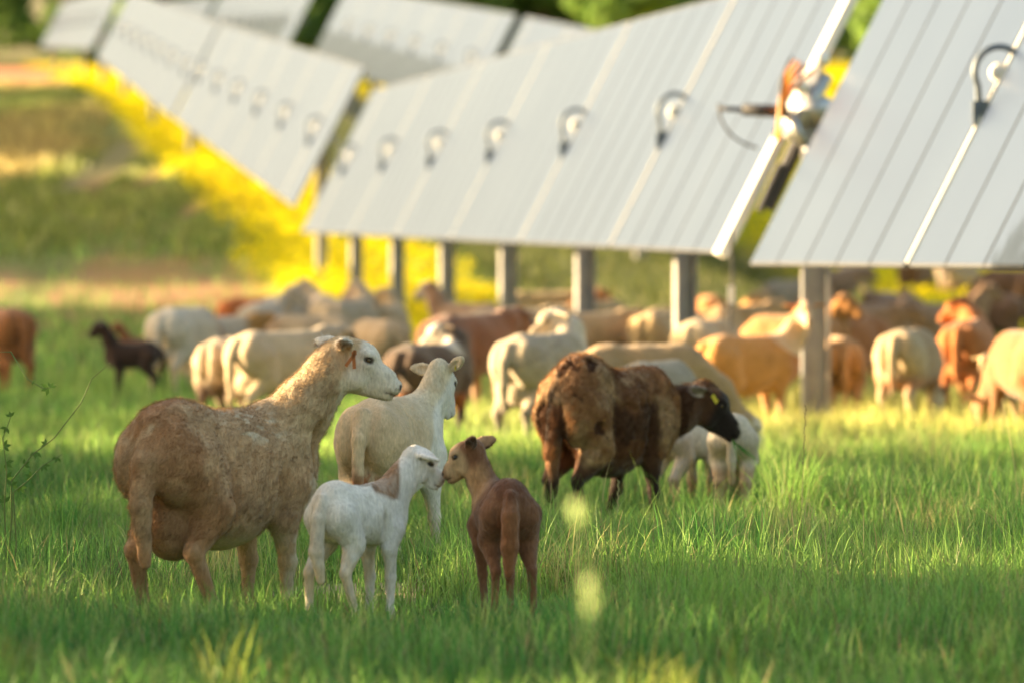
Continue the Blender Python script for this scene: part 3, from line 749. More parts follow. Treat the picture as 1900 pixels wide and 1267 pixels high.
def sheep_field(spec, h, D):
    lo = (-spec['box'][0], -spec['box'][2], -.01); hi = (spec['box'][1], spec['box'][3], spec['box'][4])
    f = Field(lo, hi, h); g = D
    w = spec.get('fat', 1.0)
    for c, r in spec.get('torso', g['torso']):
        f.ell((c[0], c[1] * w, c[2]), (r[0], r[1] * w, r[2]), .05 if g is ADULT else .028)
    kk_ = .04 if g is ADULT else .02; kl = .022 if g is ADULT else .012
    for nm, side in (('fore', 1), ('fore', -1), ('hind', 1), ('hind', -1)):
        dx, dy, lift = spec.get('%s%s' % (nm, 'L' if side > 0 else 'R'), (0, 0, 0))
        pts = []
        for i, (x, y, z, r) in enumerate(g[nm]):
            t = (0, .25, .6, 1, 1, 1)[i]
            if nm == 'fore' and lift and i == 2: x += .03 * lift
            pts.append((x + dx * t, (y + dy * t) * side, z + (lift * .1 * (t if i > 1 else 0)), r * spec.get('legr', 1.0) if i > 1 else r))
        f.cone(pts[0][:3], pts[1][:3], pts[0][3], pts[1][3], kk_)
        f.cone(pts[1][:3], pts[2][:3], pts[1][3], pts[2][3], kl)
        # joint swelling
        f.ell(pts[2][:3], (pts[2][3] * 1.12,) * 3, kl * .5)
        f.chain(pts[2:4], kl * .6); f.ell(pts[3][:3], (pts[3][3] * 1.2,) * 3, kl * .4)
        f.chain(pts[3:], kl * .4)
    tail = spec.get('tail', g['tail'])
    f.chain(tail, .012 if g is ADULT else .008)
    H = Vector(spec.get('head', g['head'])); hs = spec.get('hs', g['hs'])
    M = euler_m(H, *spec.get('rot', (0, 18, 0)))
    n0 = spec.get('neck0', g['neck0']); nr = spec.get('neck_r', g['neck_r'])
    back = M @ (Vector((-.028, 0, -.020)) * hs)
    nk = [n0]
    for q in spec.get('neck', []): nk.append(q)
    nk.append((*back, nr))
    for p, q in zip(nk, nk[1:]): f.cone(p[:3], q[:3], p[3], q[3], .05 if g is ADULT else .03, spec.get('neck_sy', .82))
    head_parts(f, M, hs, g is LAMB, ears=spec.get('ears', ((12, 15, 30), (12, 15, 30))))
    for e in spec.get('extra', []): f.ell(e[0], e[1], e[2] if len(e) > 2 else .03)
    for e in spec.get('cuts', []): f.ell(e[0], e[1], e[2] if len(e) > 2 else .03, None, True)
    return f, M, hs

def relief(V, N, amt, scale, seed):
    return V + N * ((vnoise(V, scale, seed, 3) - .5) * amt)[:, None]

def fur_mesh(name, V, F4, N, C, P, n, length, width, seed, flow, stick=.45, cjit=.25, keep=None):
    """short hairs rooted on the skin. flow: function(points, normals) -> direction"""
    rng = np.random.default_rng(seed)
    A = np.linalg.norm(np.cross(V[F4[:, 1]] - V[F4[:, 0]], V[F4[:, 2]] - V[F4[:, 0]]), axis=1)
    fi = rng.choice(len(F4), n, p=A / A.sum()); uv = rng.random((n, 2))
    a, b, c, d = (F4[fi, k] for k in range(4)); u, v = uv[:, :1], uv[:, 1:]
    L = lambda X: (X[a] * (1 - u) + X[b] * u) * (1 - v) + (X[d] * (1 - u) + X[c] * u) * v
    P0 = L(V); Nn = L(N); Nn /= np.linalg.norm(Nn, axis=1)[:, None] + 1e-9; Cc = L(C)
    ln = length(P0)
    ok = ln > 0
    if keep is not None: ok &= keep(P0)
    P0, Nn, Cc, ln = P0[ok], Nn[ok], Cc[ok], ln[ok]; n = len(P0)
    ln = ln * rng.uniform(.55, 1.35, n)
    fl = flow(P0, Nn); fl = fl - Nn * (fl * Nn).sum(1)[:, None]; fl /= np.linalg.norm(fl, axis=1)[:, None] + 1e-6
    cl = vnoise(P0, 38., seed + 5)[:, None] - .5; cl2 = vnoise(P0, 38., seed + 9)[:, None] - .5
    bt = np.cross(Nn, fl)
    dr = Nn * (stick * rng.uniform(.5, 1.4, (n, 1))) + fl * (1 - stick) + bt * cl * 1.3 + Nn * cl2 * .5 + rng.normal(0, .16, (n, 3))
    dr /= np.linalg.norm(dr, axis=1)[:, None]
    side = np.cross(dr, Nn); side /= np.linalg.norm(side, axis=1)[:, None] + 1e-6
    hw = width * rng.uniform(.6, 1.3, (n, 1)) * .5
    base = P0 - Nn * .002
    tip = base + dr * ln[:, None]
    VV = np.stack([base - side * hw, base + side * hw, tip], 1).reshape(-1, 3)
    cc = np.clip(Cc * (1 + rng.normal(0, cjit, (n, 1)).clip(-.5, .6)), 0, .9)
    CC = np.repeat(cc, 3, 0)
    me = np_mesh(name, VV, np.arange(len(VV)), 3, CC)
    me.materials.append(M_FUR)
    return me

def back_flow(P, N):
    f = np.zeros_like(P); f[:, 0] = -1; f[:, 2] = -.7; return f

def eyes(parent, M, s, lamb=False, tilt=0):
    for y in (1, -1):
        mb = bpy.data.meshes.new('eye')
        vs, fs = [], []
        r = (.0102 if not lamb else .0125) * s; nu, nv = 14, 9
        C0 = M @ (Vector((.072, y * .0465, .011)) * s)
        for j in range(nv + 1):
            for i in range(nu):
                a, b = 2 * math.pi * i / nu, math.pi * j / nv
                vs.append(C0 + M.to_3x3() @ Vector((r * 1.15 * math.sin(b) * math.cos(a), r * math.cos(b) * y, r * .9 * math.sin(b) * math.sin(a))))
        for j in range(nv):
            for i in range(nu):
                fs.append((j * nu + i, j * nu + (i + 1) % nu, (j + 1) * nu + (i + 1) % nu, (j + 1) * nu + i))
        mb.from_pydata([tuple(v) for v in vs], [], fs); mb.update()
        o = link('eye', mb, parent, [M_EYE if lamb else M_PUPIL, M_EYE], True)
        if not lamb:   # dark pupil slit and rim
            mi = np.zeros(len(fs), np.int32)
            for q in range(len(fs)):
                j = q // nu; i = q % nu
                if j >= 2 or (abs(math.sin(2 * math.pi * (i + .5) / nu)) < .6 and j < 2): mi[q] = 1
            mb.polygons.foreach_set('material_index', mi)
            
def head_local(P, M, s):
    Mi = np.array(M.inverted()); return (P @ Mi[:3, :3].T + Mi[:3, 3]) / s

def build_sheep(name, spec, D, h, colour, loc, heading, label, cat='sheep', group=None, fur=None, scale=1.0, seed=1, rel=(.006, 30), disp=None):
    EAR_FRAMES.clear(); f, M, hs = sheep_field(spec, h, D)
    V, F4 = f.mesh(); N = vnormals(V, F4)
    Q = head_local(V, M, hs)
    body = sstep(-.12, -.04, -Q[:, 0]) * sstep(.12, .25 if D is ADULT else .2, V[:, 2])
    V = V + N * ((vnoise(V, rel[1], seed, 3) - .5) * rel[0] * (.25 + body))[:, None]
    if disp is not None: V = V + N * disp(V, Q)[:, None]
    N = vnormals(V, F4); EAR_NOW[0] = ear_mask(V, EAR_FRAMES)
    C = colour(V, N, Q)
    root = empty(name, loc, heading); root.scale = scale if isinstance(scale, tuple) else (scale,) * 3
    tag(root, label, cat, group)
    me = np_mesh('body', V, F4, 4, C); me.materials.append(M_COAT)
    link('body', me, root, None, True)
    if fur:
        fm = fur_mesh('fur', V, F4, N, C, V, seed=seed, **fur)
        tag(link('fur', fm, root), kind='stuff')
    return root, M, hs, (V, F4, N, C)
# ------------------------------------------------------------------ coat colours
TAN = (.47, .312, .178); CREAM = (.62, .50, .34); WHITE = (.78, .74, .68); BROWN = (.17, .068, .028)
RED = (.34, .12, .035); DARK = (.028, .016, .010); GREY = (.42, .38, .32); HOOF = (.05, .04, .03)
def base_col(V, c, seed, var=.12, sc=9):
    n = (vnoise(V, sc, seed, 3) - .5)[:, None]
    return np.asarray(c) * (1 + var * 2.4 * n)
def head_dark(C, Q, lamb=False, nose=(.09, .06, .05)):
    """eye rims, nostrils and mouth in the coat itself"""
    ml = .82 if lamb else 1.0
    for y in (-1, 1):
        d = np.linalg.norm((Q - np.array([.073, y * .052, .012])) / np.array([1.35, 1, .85]), axis=1)
        C = mixc(C, (.05, .035, .025), sstep(.0175 if not lamb else .020, .0125, d) * .9)
        d = np.linalg.norm(Q - np.array([.209 * ml, y * .013, -.043]), axis=1)
        C = mixc(C, nose, sstep(.013, .008, d))
    m = sstep(.0045, .002, np.abs(Q[:, 2] + .0755)) * sstep(.150, .165, Q[:, 0] / ml)
    C = mixc(C, nose, m * .8)
    return C
def EARM(Q): return EAR_NOW[0]

def col_tan_ewe(V, N, Q):
    C = base_col(V, TAN, 3, .16, 12) * (1 + .34 * (vnoise(V, 24, 18, 4, (.8, 1, .7)) - .5))[:, None]
    x, y, z = V.T
    n = vnoise(V, 7, 8, 3); n2 = vnoise(V, 26, 5, 3, (1, 1, .6))
    C = mixc(C, (.36, .182, .082), sstep(.40, .65, n) * sstep(.0, -.3, x) * .8)          # redder haunch
    C = mixc(C, (.58, .45, .28), sstep(.05, .3, x) * sstep(.45, .7, z) * .75)              # dusty shoulder
    C = mixc(C, (.46, .33, .20), sstep(-.40, -.16, -(-Q[:, 0])) * sstep(.66, .8, z) * .7) # greyer neck
    C = mixc(C, (.66, .58, .44), sstep(.56, .66, vnoise(V, 48, 5, 3, (.5, 1, 1))) * sstep(.60, .66, z) * sstep(-.16, -.02, x) * sstep(.24, .12, x) * .75)
    C = mixc(C, (.56, .45, .31), sstep(.36, .29, z) * sstep(-.22, -.1, x) * sstep(.24, .14, x) * (np.abs(y) < .25) * .8)
    C = mixc(C, (.60, .47, .32), sstep(.58, .68, vnoise(V, 20, 11, 2)) * sstep(-.3, -.4, x) * sstep(.5, .66, z) * .5)
    C = mixc(C, (.33, .19, .10), sstep(.13, .10, np.abs(y)) * sstep(-.12, -.2, x) * sstep(-.42, -.38, x) * sstep(.46, .40, z) * .8)
    q = Q[:, 0]
    face = sstep(-.005, .035, q + .05 * (vnoise(V, 45, 4, 2) - .5))
    C = mixc(C, (.72, .65, .55), face * .95)
    crown = sstep(.05, .02, q) * sstep(.0, .04, Q[:, 2]) * sstep(-.10, -.06, q)
    C = mixc(C, (.42, .28, .13), crown * .8)
    C = mixc(C, (.60, .50, .34), sstep(-.055, -.085, Q[:, 2]) * face * .7)
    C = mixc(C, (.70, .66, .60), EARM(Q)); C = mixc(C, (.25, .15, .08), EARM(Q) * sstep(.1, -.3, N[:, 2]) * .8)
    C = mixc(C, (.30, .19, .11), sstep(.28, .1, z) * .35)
    C = mixc(C, HOOF, sstep(.035, .02, z))
    return head_dark(C, Q)

def col_cream_ewe(V, N, Q):
    C = base_col(V, (.63, .465, .285), 13, .10, 10); x, y, z = V.T
    C = mixc(C, (.72, .62, .46), sstep(-.05, .15, x) * .8)
    C = mixc(C, (.55, .40, .24), sstep(.5, .7, vnoise(V, 30, 3, 3)) * .5)
    C = mixc(C, (.30, .12, .05), sstep(.5, .35, z) * sstep(-.25, -.38, x) * sstep(.5, .6, vnoise(V, 16, 9, 2)) * (np.abs(y) < .11))
    C = mixc(C, (.78, .74, .68), sstep(-.02, .02, Q[:, 0]) * .95)
    C = mixc(C, (.60, .48, .32), sstep(.0, -.05, Q[:, 0]) * sstep(-.3, -.2, Q[:, 0]) * sstep(.4, .6, vnoise(V, 60, 2, 2)) * .7)
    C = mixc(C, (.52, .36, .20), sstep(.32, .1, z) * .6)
    C = mixc(C, HOOF, sstep(.035, .02, z))
    return head_dark(C, Q)

def dark_wool(V, Q):
    """where the fleece has not been shed yet"""
    x, y, z = V.T
    n = vnoise(V, 9, 31, 4, (1, 1, .75)); n2 = vnoise(V, 30, 12, 3, (1, 1, .5))
    rump = sstep(-.14, -.20, x + .10 * (n - .5)) * sstep(.30, .40, z + .16 * (n - .5)) * sstep(.045, .065, np.abs(y) - .05 * sstep(.66, .56, z) + .06 * (vnoise(V, 22, 5, 3) - .5))
    n3 = vnoise(V, 26, 51, 3, (1, 1, .4)); nk = sstep(.385, .365, x + .02 * (n3 - .5))
    band = sstep(.105, .085, np.abs(x - .295 - .12 * (n - .5) + .10 * (z - .5))) * sstep(.33, .37, z + .12 * (n3 - .5)) * nk
    back = sstep(.60, .65, z + .2 * (n - .5) + .12 * (n3 - .5)) * nk
    return np.clip(np.clip(rump * 1.2 + back, 0, 1) * sstep(.30, .36, n + .30 * (n3 - .5)) + band * sstep(.2, .28, n3), 0, 1)

def col_dark_ewe(V, N, Q):
    x, y, z = V.T
    C = base_col(V, (.105, .048, .024), 23, .25, 12)
    n = vnoise(V, 9, 31, 4, (1, 1, .75)); n2 = vnoise(V, 30, 12, 3, (1, 1, .5)); wool = dark_wool(V, Q)
    W = mixc(base_col(V, (.44, .28, .15), 41, .22, 40), (.30, .135, .05), sstep(.45, .66, vnoise(V, 6, 77, 3)) * .85)
    C = C * (1 - wool[:, None]) + W * wool[:, None]
    C = mixc(C, (.20, .085, .035), sstep(-.16, -.04, x) * sstep(.2, .1, x) * sstep(.5, .6, n) * sstep(.30, .4, z) * .9)
    C = mixc(C, DARK, sstep(.055, .03, np.abs(y)) * sstep(-.36, -.41, x) * sstep(.74, .66, z) * sstep(.40, .46, z) * .9)   # dark tail root
    C = mixc(C, (.24, .115, .05), sstep(-.40, -.43, x) * sstep(.46, .40, z) * .8)
    C = mixc(C, (.030, .017, .012), sstep(.33, .24, z) * .95)
    q = Q[:, 0]
    C = mixc(C, (.085, .036, .016), sstep(.37, .40, x) * .95)
    C = mixc(C, (.33, .20, .10), sstep(-.20, -.12, q) * sstep(.0, -.06, q) * sstep(-.01, .03, Q[:, 2]) * sstep(.42, .55, n2) * .9)
    C = mixc(C, (.16, .07, .028), sstep(-.08, -.02, q) * sstep(.06, .0, q) * sstep(.03, .055, Q[:, 2]))
    C = mixc(C, (.020, .014, .012), sstep(.02, .07, q) * .95)
    C = mixc(C, (.055, .04, .035), sstep(.16, .2, q) * .7)
    C = mixc(C, (.42, .34, .30), EARM(Q))
    C = mixc(C, HOOF, sstep(.035, .02, z))
    return C

def col_white_lamb(V, N, Q):
    C = base_col(V, (.74, .70, .64), 51, .07, 14); x, y, z = V.T
    n = vnoise(V, 40, 6, 3, (1, 1, .4))
    band = sstep(.035, .0, np.abs(Q[:, 0] + .165 + .45 * (Q[:, 2] + .06) + .03 * (n - .5)) - .062) * sstep(.385, .40, z) * sstep(-.24, -.20, Q[:, 2]) 
    C = mixc(C, (.27, .155, .085), np.clip(band * 1.2, 0, 1) * (.78 + .22 * sstep(.3, .6, n)))
    C = mixc(C, (.14, .10, .07), band * sstep(.6, .7, n) * .7)
    C = mixc(C, (.20, .15, .11), sstep(.35, .25, np.hypot((x - .02) / .05, (y + .0) / .025) * .3) * sstep(.42, .43, z) * .7)
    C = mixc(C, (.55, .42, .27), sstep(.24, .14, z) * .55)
    C = mixc(C, (.58, .44, .27), sstep(-.17, -.22, x) * .45)
    C = mixc(C, (.66, .50, .30), sstep(.4, .6, vnoise(V, 22, 8, 2)) * sstep(.3, .2, z) * .5)
    C = mixc(C, (.80, .78, .75), sstep(-.06, .0, Q[:, 0]) * .7)
    C = mixc(C, (.52, .36, .26), sstep(.13, .17, Q[:, 0]) * .6)
    C = mixc(C, HOOF, sstep(.02, .012, z))
    return head_dark(C, Q, True, (.30, .18, .14))

def col_brown_lamb(V, N, Q):
    C = base_col(V, (.185, .085, .042), 61, .16, 14); x, y, z = V.T
    C = mixc(C, (.115, .042, .021), sstep(.36, .43, z) * (Q[:, 0] < -.1) * .8)
    C = mixc(C, (.26, .11, .045), sstep(-.16, -.21, x) * sstep(.40, .30, z) * (np.abs(y - .022) < .04) * .8)
    C = mixc(C, (.24, .10, .045), sstep(.22, .1, z) * .5)
    q = Q[:, 0]
    C = mixc(C, (.50, .34, .19), sstep(.0, .05, q - .25 * np.clip(Q[:, 2], 0, 1)) * (np.linalg.norm(Q, axis=1) < .26) * .95)
    C = mixc(C, (.42, .25, .12), sstep(-.045, -.10, Q[:, 2]) * sstep(-.10, -.02, q) * sstep(.34, .24, np.linalg.norm(Q, axis=1)) * .8)
    C = mixc(C, (.20, .11, .06), sstep(.13, .17, q) * .8)
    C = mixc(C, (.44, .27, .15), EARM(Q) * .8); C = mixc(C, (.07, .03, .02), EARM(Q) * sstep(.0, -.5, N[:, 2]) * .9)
    C = mixc(C, HOOF, sstep(.02, .012, z))
    return head_dark(C, Q, True, (.05, .03, .02))

def hair_len(body, face=.006, leg=.008, hs=1.0, H=None, zleg=.3, hr=.16):
    H = np.array(H)
    def f(P):
        l = np.full(len(P), body)
        d = np.linalg.norm(P - H, axis=1)
        l = np.where(d < hr, face, l)
        l = np.where(P[:, 2] < zleg, leg, l)
        return l
    return f

def root_at(px, d): 
    p = at(px, d); return (p.x, p.y, p.z)

def ear_tag(parent, M, s, y, loc, col, sc=1.0):
    """two-leaf plastic tag clipped through the ear"""
    b = MB()
    T = M @ Matrix.Translation(Vector(loc) * s)
    for k in (-1, 1):
        A = T @ Matrix.Rotation(R(20 * k), 4, 'Y')
        b.box((.006 * k, 0, -.034 * sc), (.0125 * sc, .003, .060 * sc), 0, A)
        b.box((.003 * k, 0, -.003), (.010, .008, .010), 0, A)
    return b.build('ear_tag', [col], parent)

FLOCK_G = 'adult sheep of the grazing flock'
LAMB_G = 'lambs of the grazing flock'
# ------------------------------------------------------------------ tan ewe standing at the left
spec = dict(box=(.60, .86, .36, .36, 1.14), fat=.985, head=(.462, -.178, .92), rot=(-47, 17, 0), neck0=(.25, -.01, .60, .145),
            neck=[(.335, -.07, .735, .104), (.405, -.13, .855, .082)], neck_r=.074, hs=1.05, neck_sy=.85,
            tail=[(-.37, -.02, .66, .05), (-.445, -.04, .56, .045), (-.47, -.05, .42, .04), (-.45, -.05, .22, .022)],
            hindR=(.13, .045, 0), hindL=(.06, .03, 0), foreL=(0, 0, 0),
            ears=((4, 70, 80), (-12, 12, 30)),
            extra=[((-.25, 0, .675), (.17, .12, .105), .05), ((.26, .10, .52), (.09, .06, .16), .03), ((.26, -.10, .52), (.09, .06, .16), .03), ((-.26, 0, .35), (.12, .10, .13), .03), ((.24, 0, .69), (.11, .06, .07), .04), ((-.04, 0, .40), (.20, .165, .15), .05), ((-.20, -.13, .42), (.07, .05, .11), .025), ((-.33, -.09, .56), (.11, .085, .14), .04), ((-.33, .09, .56), (.11, .085, .14), .04)],
            cuts=[((-.08, .215, .62), (.09, .05, .10), .05), ((-.08, -.215, .62), (.09, .05, .10), .05), ((-.115, -.205, .42), (.022, .05, .13), .03), ((-.115, .205, .42), (.022, .05, .13), .03), ((.14, -.195, .45), (.022, .05, .12), .03), ((.14, .195, .45), (.022, .05, .12), .03), ((.335, -.14, .60), (.02, .04, .10), .03)])
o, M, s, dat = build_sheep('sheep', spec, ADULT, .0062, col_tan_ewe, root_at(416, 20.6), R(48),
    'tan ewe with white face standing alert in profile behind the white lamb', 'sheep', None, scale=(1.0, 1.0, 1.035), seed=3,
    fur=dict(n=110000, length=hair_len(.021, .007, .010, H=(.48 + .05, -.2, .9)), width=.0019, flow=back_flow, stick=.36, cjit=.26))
eyes(o, M, s); ear_tag(o, M, s, -1, (.018, -.118, .030), M_TAG_O)

# ------------------------------------------------------------------ cream ewe seen from behind
spec = dict(box=(.62, .72, .36, .36, 1.12), head=(.39, -.085, .83), rot=(-6, 46, -4), neck0=(.27, -.02, .60, .135),
            neck=[(.35, -.065, .745, .086)], neck_r=.063, cuts=[((-.08, .215, .62), (.09, .05, .10), .05), ((-.08, -.215, .62), (.09, .05, .10), .05), ((-.115, -.205, .42), (.022, .05, .13), .03), ((-.115, .205, .42), (.022, .05, .13), .03), ((.14, -.195, .45), (.022, .05, .12), .03), ((.14, .195, .45), (.022, .05, .12), .03), ((.335, -.14, .60), (.02, .04, .10), .03)],
            tail=[(-.39, .0, .66, .045), (-.455, -.01, .56, .036), (-.47, -.015, .42, .03), (-.46, -.015, .25, .02)],
            foreL=(.08, .0, 0), foreR=(.02, .03, 0), hindR=(.08, .03, 0), ears=((5, 14, -44), (0, 30, -30)),
            extra=[((-.26, 0, .36), (.12, .10, .11), .04), ((-.33, -.09, .56), (.10, .08, .14), .04), ((-.33, .09, .56), (.10, .08, .14), .04)])
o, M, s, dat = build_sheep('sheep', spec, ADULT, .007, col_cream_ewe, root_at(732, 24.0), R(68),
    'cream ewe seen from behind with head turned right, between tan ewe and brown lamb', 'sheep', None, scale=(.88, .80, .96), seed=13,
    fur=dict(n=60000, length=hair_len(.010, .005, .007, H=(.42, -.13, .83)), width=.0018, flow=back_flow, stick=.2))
eyes(o, M, s); ear_tag(o, M, s, -1, (-.03, -.095, .035), M_TAG_Y, .5)

# ------------------------------------------------------------------ dark brown moulting ewe grazing
spec = dict(box=(.60, .92, .40, .36, 1.0), fat=1.0, head=(.600, -.135, .615), rot=(-42, 31, 0), neck0=(.26, -.01, .50, .125),
            neck=[(.44, -.07, .560, .100)], neck_r=.088, neck_sy=.85, hs=1.12,
            cuts=[((-.115, -.205, .42), (.022, .05, .13), .03), ((.14, -.195, .45), (.022, .05, .12), .03)],
            tail=[(-.38, -.02, .66, .05), (-.445, -.03, .56, .046), (-.465, -.03, .40, .042), (-.455, -.03, .20, .022)],
            foreL=(-.15, 0, 0), hindR=(.02, 0, 0), ears=((30, 30, 0), (12, 50, 40)),
            extra=[((.30, 0, .56), (.075, .150, .185), .03), ((-.04, 0, .42), (.22, .165, .15), .05), ((-.22, 0, .68), (.18, .14, .13), .04), ((-.33, -.09, .56), (.11, .085, .15), .04), ((-.33, .09, .56), (.11, .085, .15), .04)])
o, M, s, dat = build_sheep('sheep', spec, ADULT, .007, col_dark_ewe, root_at(1134, 27.4), R(43),
    'dark brown ewe with shedding tan fleece and black face, chewing grass', 'sheep', None, scale=(.89, .90, 1.05), seed=23,
    rel=(.016, 16), disp=lambda V, Q: dark_wool(V, Q) * .016, fur=dict(n=110000, length=hair_len(.024, .005, .010, H=(.6, -.13, .52), zleg=.36), width=.0024, flow=back_flow, stick=.42))
eyes(o, M, s); tb = MB(); tb.box((0, 0, 0), (.044, .004, .021), 0, M @ Matrix.Translation(Vector((.022, -.128, .018)) * s) @ Matrix.Rotation(R(22), 4, 'Y')); tb.build('ear_tag', [M_TAG_Y], o)
DARK_EWE = (o, M, s)

# ------------------------------------------------------------------ the two lambs touching noses
spec = dict(box=(.30, .46, .20, .24, .70), head=(.255, -.04, .515), rot=(-45, 22, 0), neck0=(.13, -.005, .385, .066),
            neck=[(.19, -.02, .445, .054)], neck_r=.044, hindR=(.07, .02, 0), hindL=(-.0, .025, 0), foreL=(.0, 0, 0),
            cuts=[((-.05, -.10, .30), (.012, .03, .07), .014), ((-.05, .10, .30), (.012, .03, .07), .014), ((.065, -.085, .31), (.012, .03, .06), .014), ((.0, .10, .40), (.05, .03, .04), .02), ((.0, -.10, .40), (.05, .03, .04), .02)],
            tail=[(-.185, -.015, .40, .022), (-.215, -.02, .34, .024), (-.22, -.02, .24, .026), (-.20, -.02, .15, .015)],
            ears=((10, -25, 40), (-8, -56, 0)), legr=.95)
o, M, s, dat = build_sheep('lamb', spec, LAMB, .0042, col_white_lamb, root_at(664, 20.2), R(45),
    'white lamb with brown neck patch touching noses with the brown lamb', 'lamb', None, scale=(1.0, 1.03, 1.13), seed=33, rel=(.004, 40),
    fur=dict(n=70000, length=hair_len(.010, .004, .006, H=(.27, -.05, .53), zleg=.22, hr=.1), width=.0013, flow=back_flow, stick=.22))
eyes(o, M, s, True)
spec = dict(box=(.30, .44, .20, .26, .72), head=(.165, .075, .528), rot=(72, 22, 0), neck0=(.13, .01, .385, .062),
            neck=[(.155, .04, .455, .050)], neck_r=.044, hindR=(.0, .02, 0), hindL=(.03, .0, 0), foreL=(-.02, -.015, 0), foreR=(-.03, .0, 0),
            cuts=[((-.05, -.10, .30), (.012, .03, .07), .014), ((-.05, .10, .30), (.012, .03, .07), .014), ((.065, -.085, .31), (.012, .03, .06), .014), ((.0, .10, .40), (.05, .03, .04), .02), ((.0, -.10, .40), (.05, .03, .04), .02)],
            tail=[(-.185, .01, .40, .024), (-.218, .02, .34, .031), (-.225, .024, .25, .031), (-.215, .024, .165, .017)],
            ears=((-16, 24, 45), (4, 74, 88)), legr=.84)
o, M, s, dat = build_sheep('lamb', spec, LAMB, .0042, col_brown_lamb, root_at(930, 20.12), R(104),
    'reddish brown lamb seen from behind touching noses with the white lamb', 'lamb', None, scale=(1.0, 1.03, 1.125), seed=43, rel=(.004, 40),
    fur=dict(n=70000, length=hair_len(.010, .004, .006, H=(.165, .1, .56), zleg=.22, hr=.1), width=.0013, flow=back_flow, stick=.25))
eyes(o, M, s, True)
# ------------------------------------------------------------------ the rest of the flock
def generic(base, face=None, leg=None, belly=None, blot=None, seed=1, neck=None, rump=None, lamb=False):
    def f(V, N, Q):
        C = base_col(V, base, seed, .14, 8); x, y, z = V.T
        k = .6 if lamb else 1.0
        if blot is not None: C = mixc(C, blot, sstep(.48, .58, vnoise(V, 5 / k, seed + 3, 3)) * sstep(.3 * k, .45 * k, z))
        if rump is not None: C = mixc(C, rump, sstep(-.05, -.25, x / k) * sstep(.3, .5, z / k))
        if neck is not None: C = mixc(C, neck, sstep(.22, .34, x / k))
        if belly is not None: C = mixc(C, belly, sstep(.42 * k, .34 * k, z))
        if leg is not None: C = mixc(C, leg, sstep(.34 * k, .22 * k, z))
        if face is not None: C = mixc(C, face, sstep(-.02, .05, Q[:, 0]) * (np.linalg.norm(Q, axis=1) < .35))
        C = mixc(C, HOOF, sstep(.035 * k, .02 * k, z)) * np.array([.86, .80, .72])
        return head_dark(C, Q, lamb)
    return f
BUT = [((-.26, 0, .38), (.12, .10, .10), .04), ((-.33, -.09, .56), (.10, .08, .14), .04), ((-.33, .09, .56), (.10, .08, .14), .04)]
EARS = ((10, 12, 35), (10, 12, 35))
POSES = {   # head position, head (yaw, pitch, roll), neck chain, box
    'alert': (ADULT, dict(box=(.60, .80, .34, .34, 1.16), head=(.47, 0, .91), rot=(0, 16, 0), neck=[(.37, 0, .75, .105)], extra=BUT)),
    'level': (ADULT, dict(box=(.60, .90, .34, .34, 1.0), head=(.58, 0, .72), rot=(0, 24, 0), neck=[(.42, 0, .66, .115)], extra=BUT)),
    'graze': (ADULT, dict(box=(.60, .98, .34, .34, .95), head=(.66, .02, .25), rot=(0, 46, 0), neck0=(.28, 0, .55, .14), neck=[(.46, 0, .44, .105)], extra=BUT, foreL=(.10, 0, 0), ears=((25, 30, 0), (25, 30, 0)))),
    'left': (ADULT, dict(box=(.60, .70, .34, .60, 1.14), head=(.40, .17, .86), rot=(95, 22, 0), neck=[(.38, .07, .73, .105)], extra=BUT)),
    'right': (ADULT, dict(box=(.60, .70, .60, .34, 1.14), head=(.40, -.17, .86), rot=(-95, 22, 0), neck=[(.38, -.07, .73, .105)], extra=BUT)),
    'toward': (ADULT, dict(box=(.60, .70, .60, .34, 1.16), head=(.43, -.10, .93), rot=(-112, 14, 0), neck=[(.39, -.03, .77, .10)], extra=BUT, ears=((-6, -5, 35), (-6, -5, 35)))),
    'back': (ADULT, dict(box=(.60, .70, .34, .50, 1.14), head=(.34, .15, .83), rot=(150, 20, 0), neck=[(.38, .06, .73, .105)], extra=BUT)),
    'lamb_up': (LAMB, dict(box=(.30, .46, .18, .18, .72), head=(.24, 0, .56), rot=(0, 20, 0), neck=[(.18, 0, .46, .052)], legr=1.1)),
    'lamb_down': (LAMB, dict(box=(.30, .56, .18, .18, .58), head=(.33, 0, .20), rot=(0, 48, 0), neck0=(.14, 0, .34, .06), neck=[(.24, 0, .28, .046)], legr=1.1, ears=((45, 70, 0), (45, 70, 0)))),
    'lamb_left': (LAMB, dict(box=(.30, .46, .18, .34, .70), head=(.20, .06, .54), rot=(80, 20, 0), neck=[(.17, .02, .45, .05)], legr=1.1)),
}
_pose_cache = {}
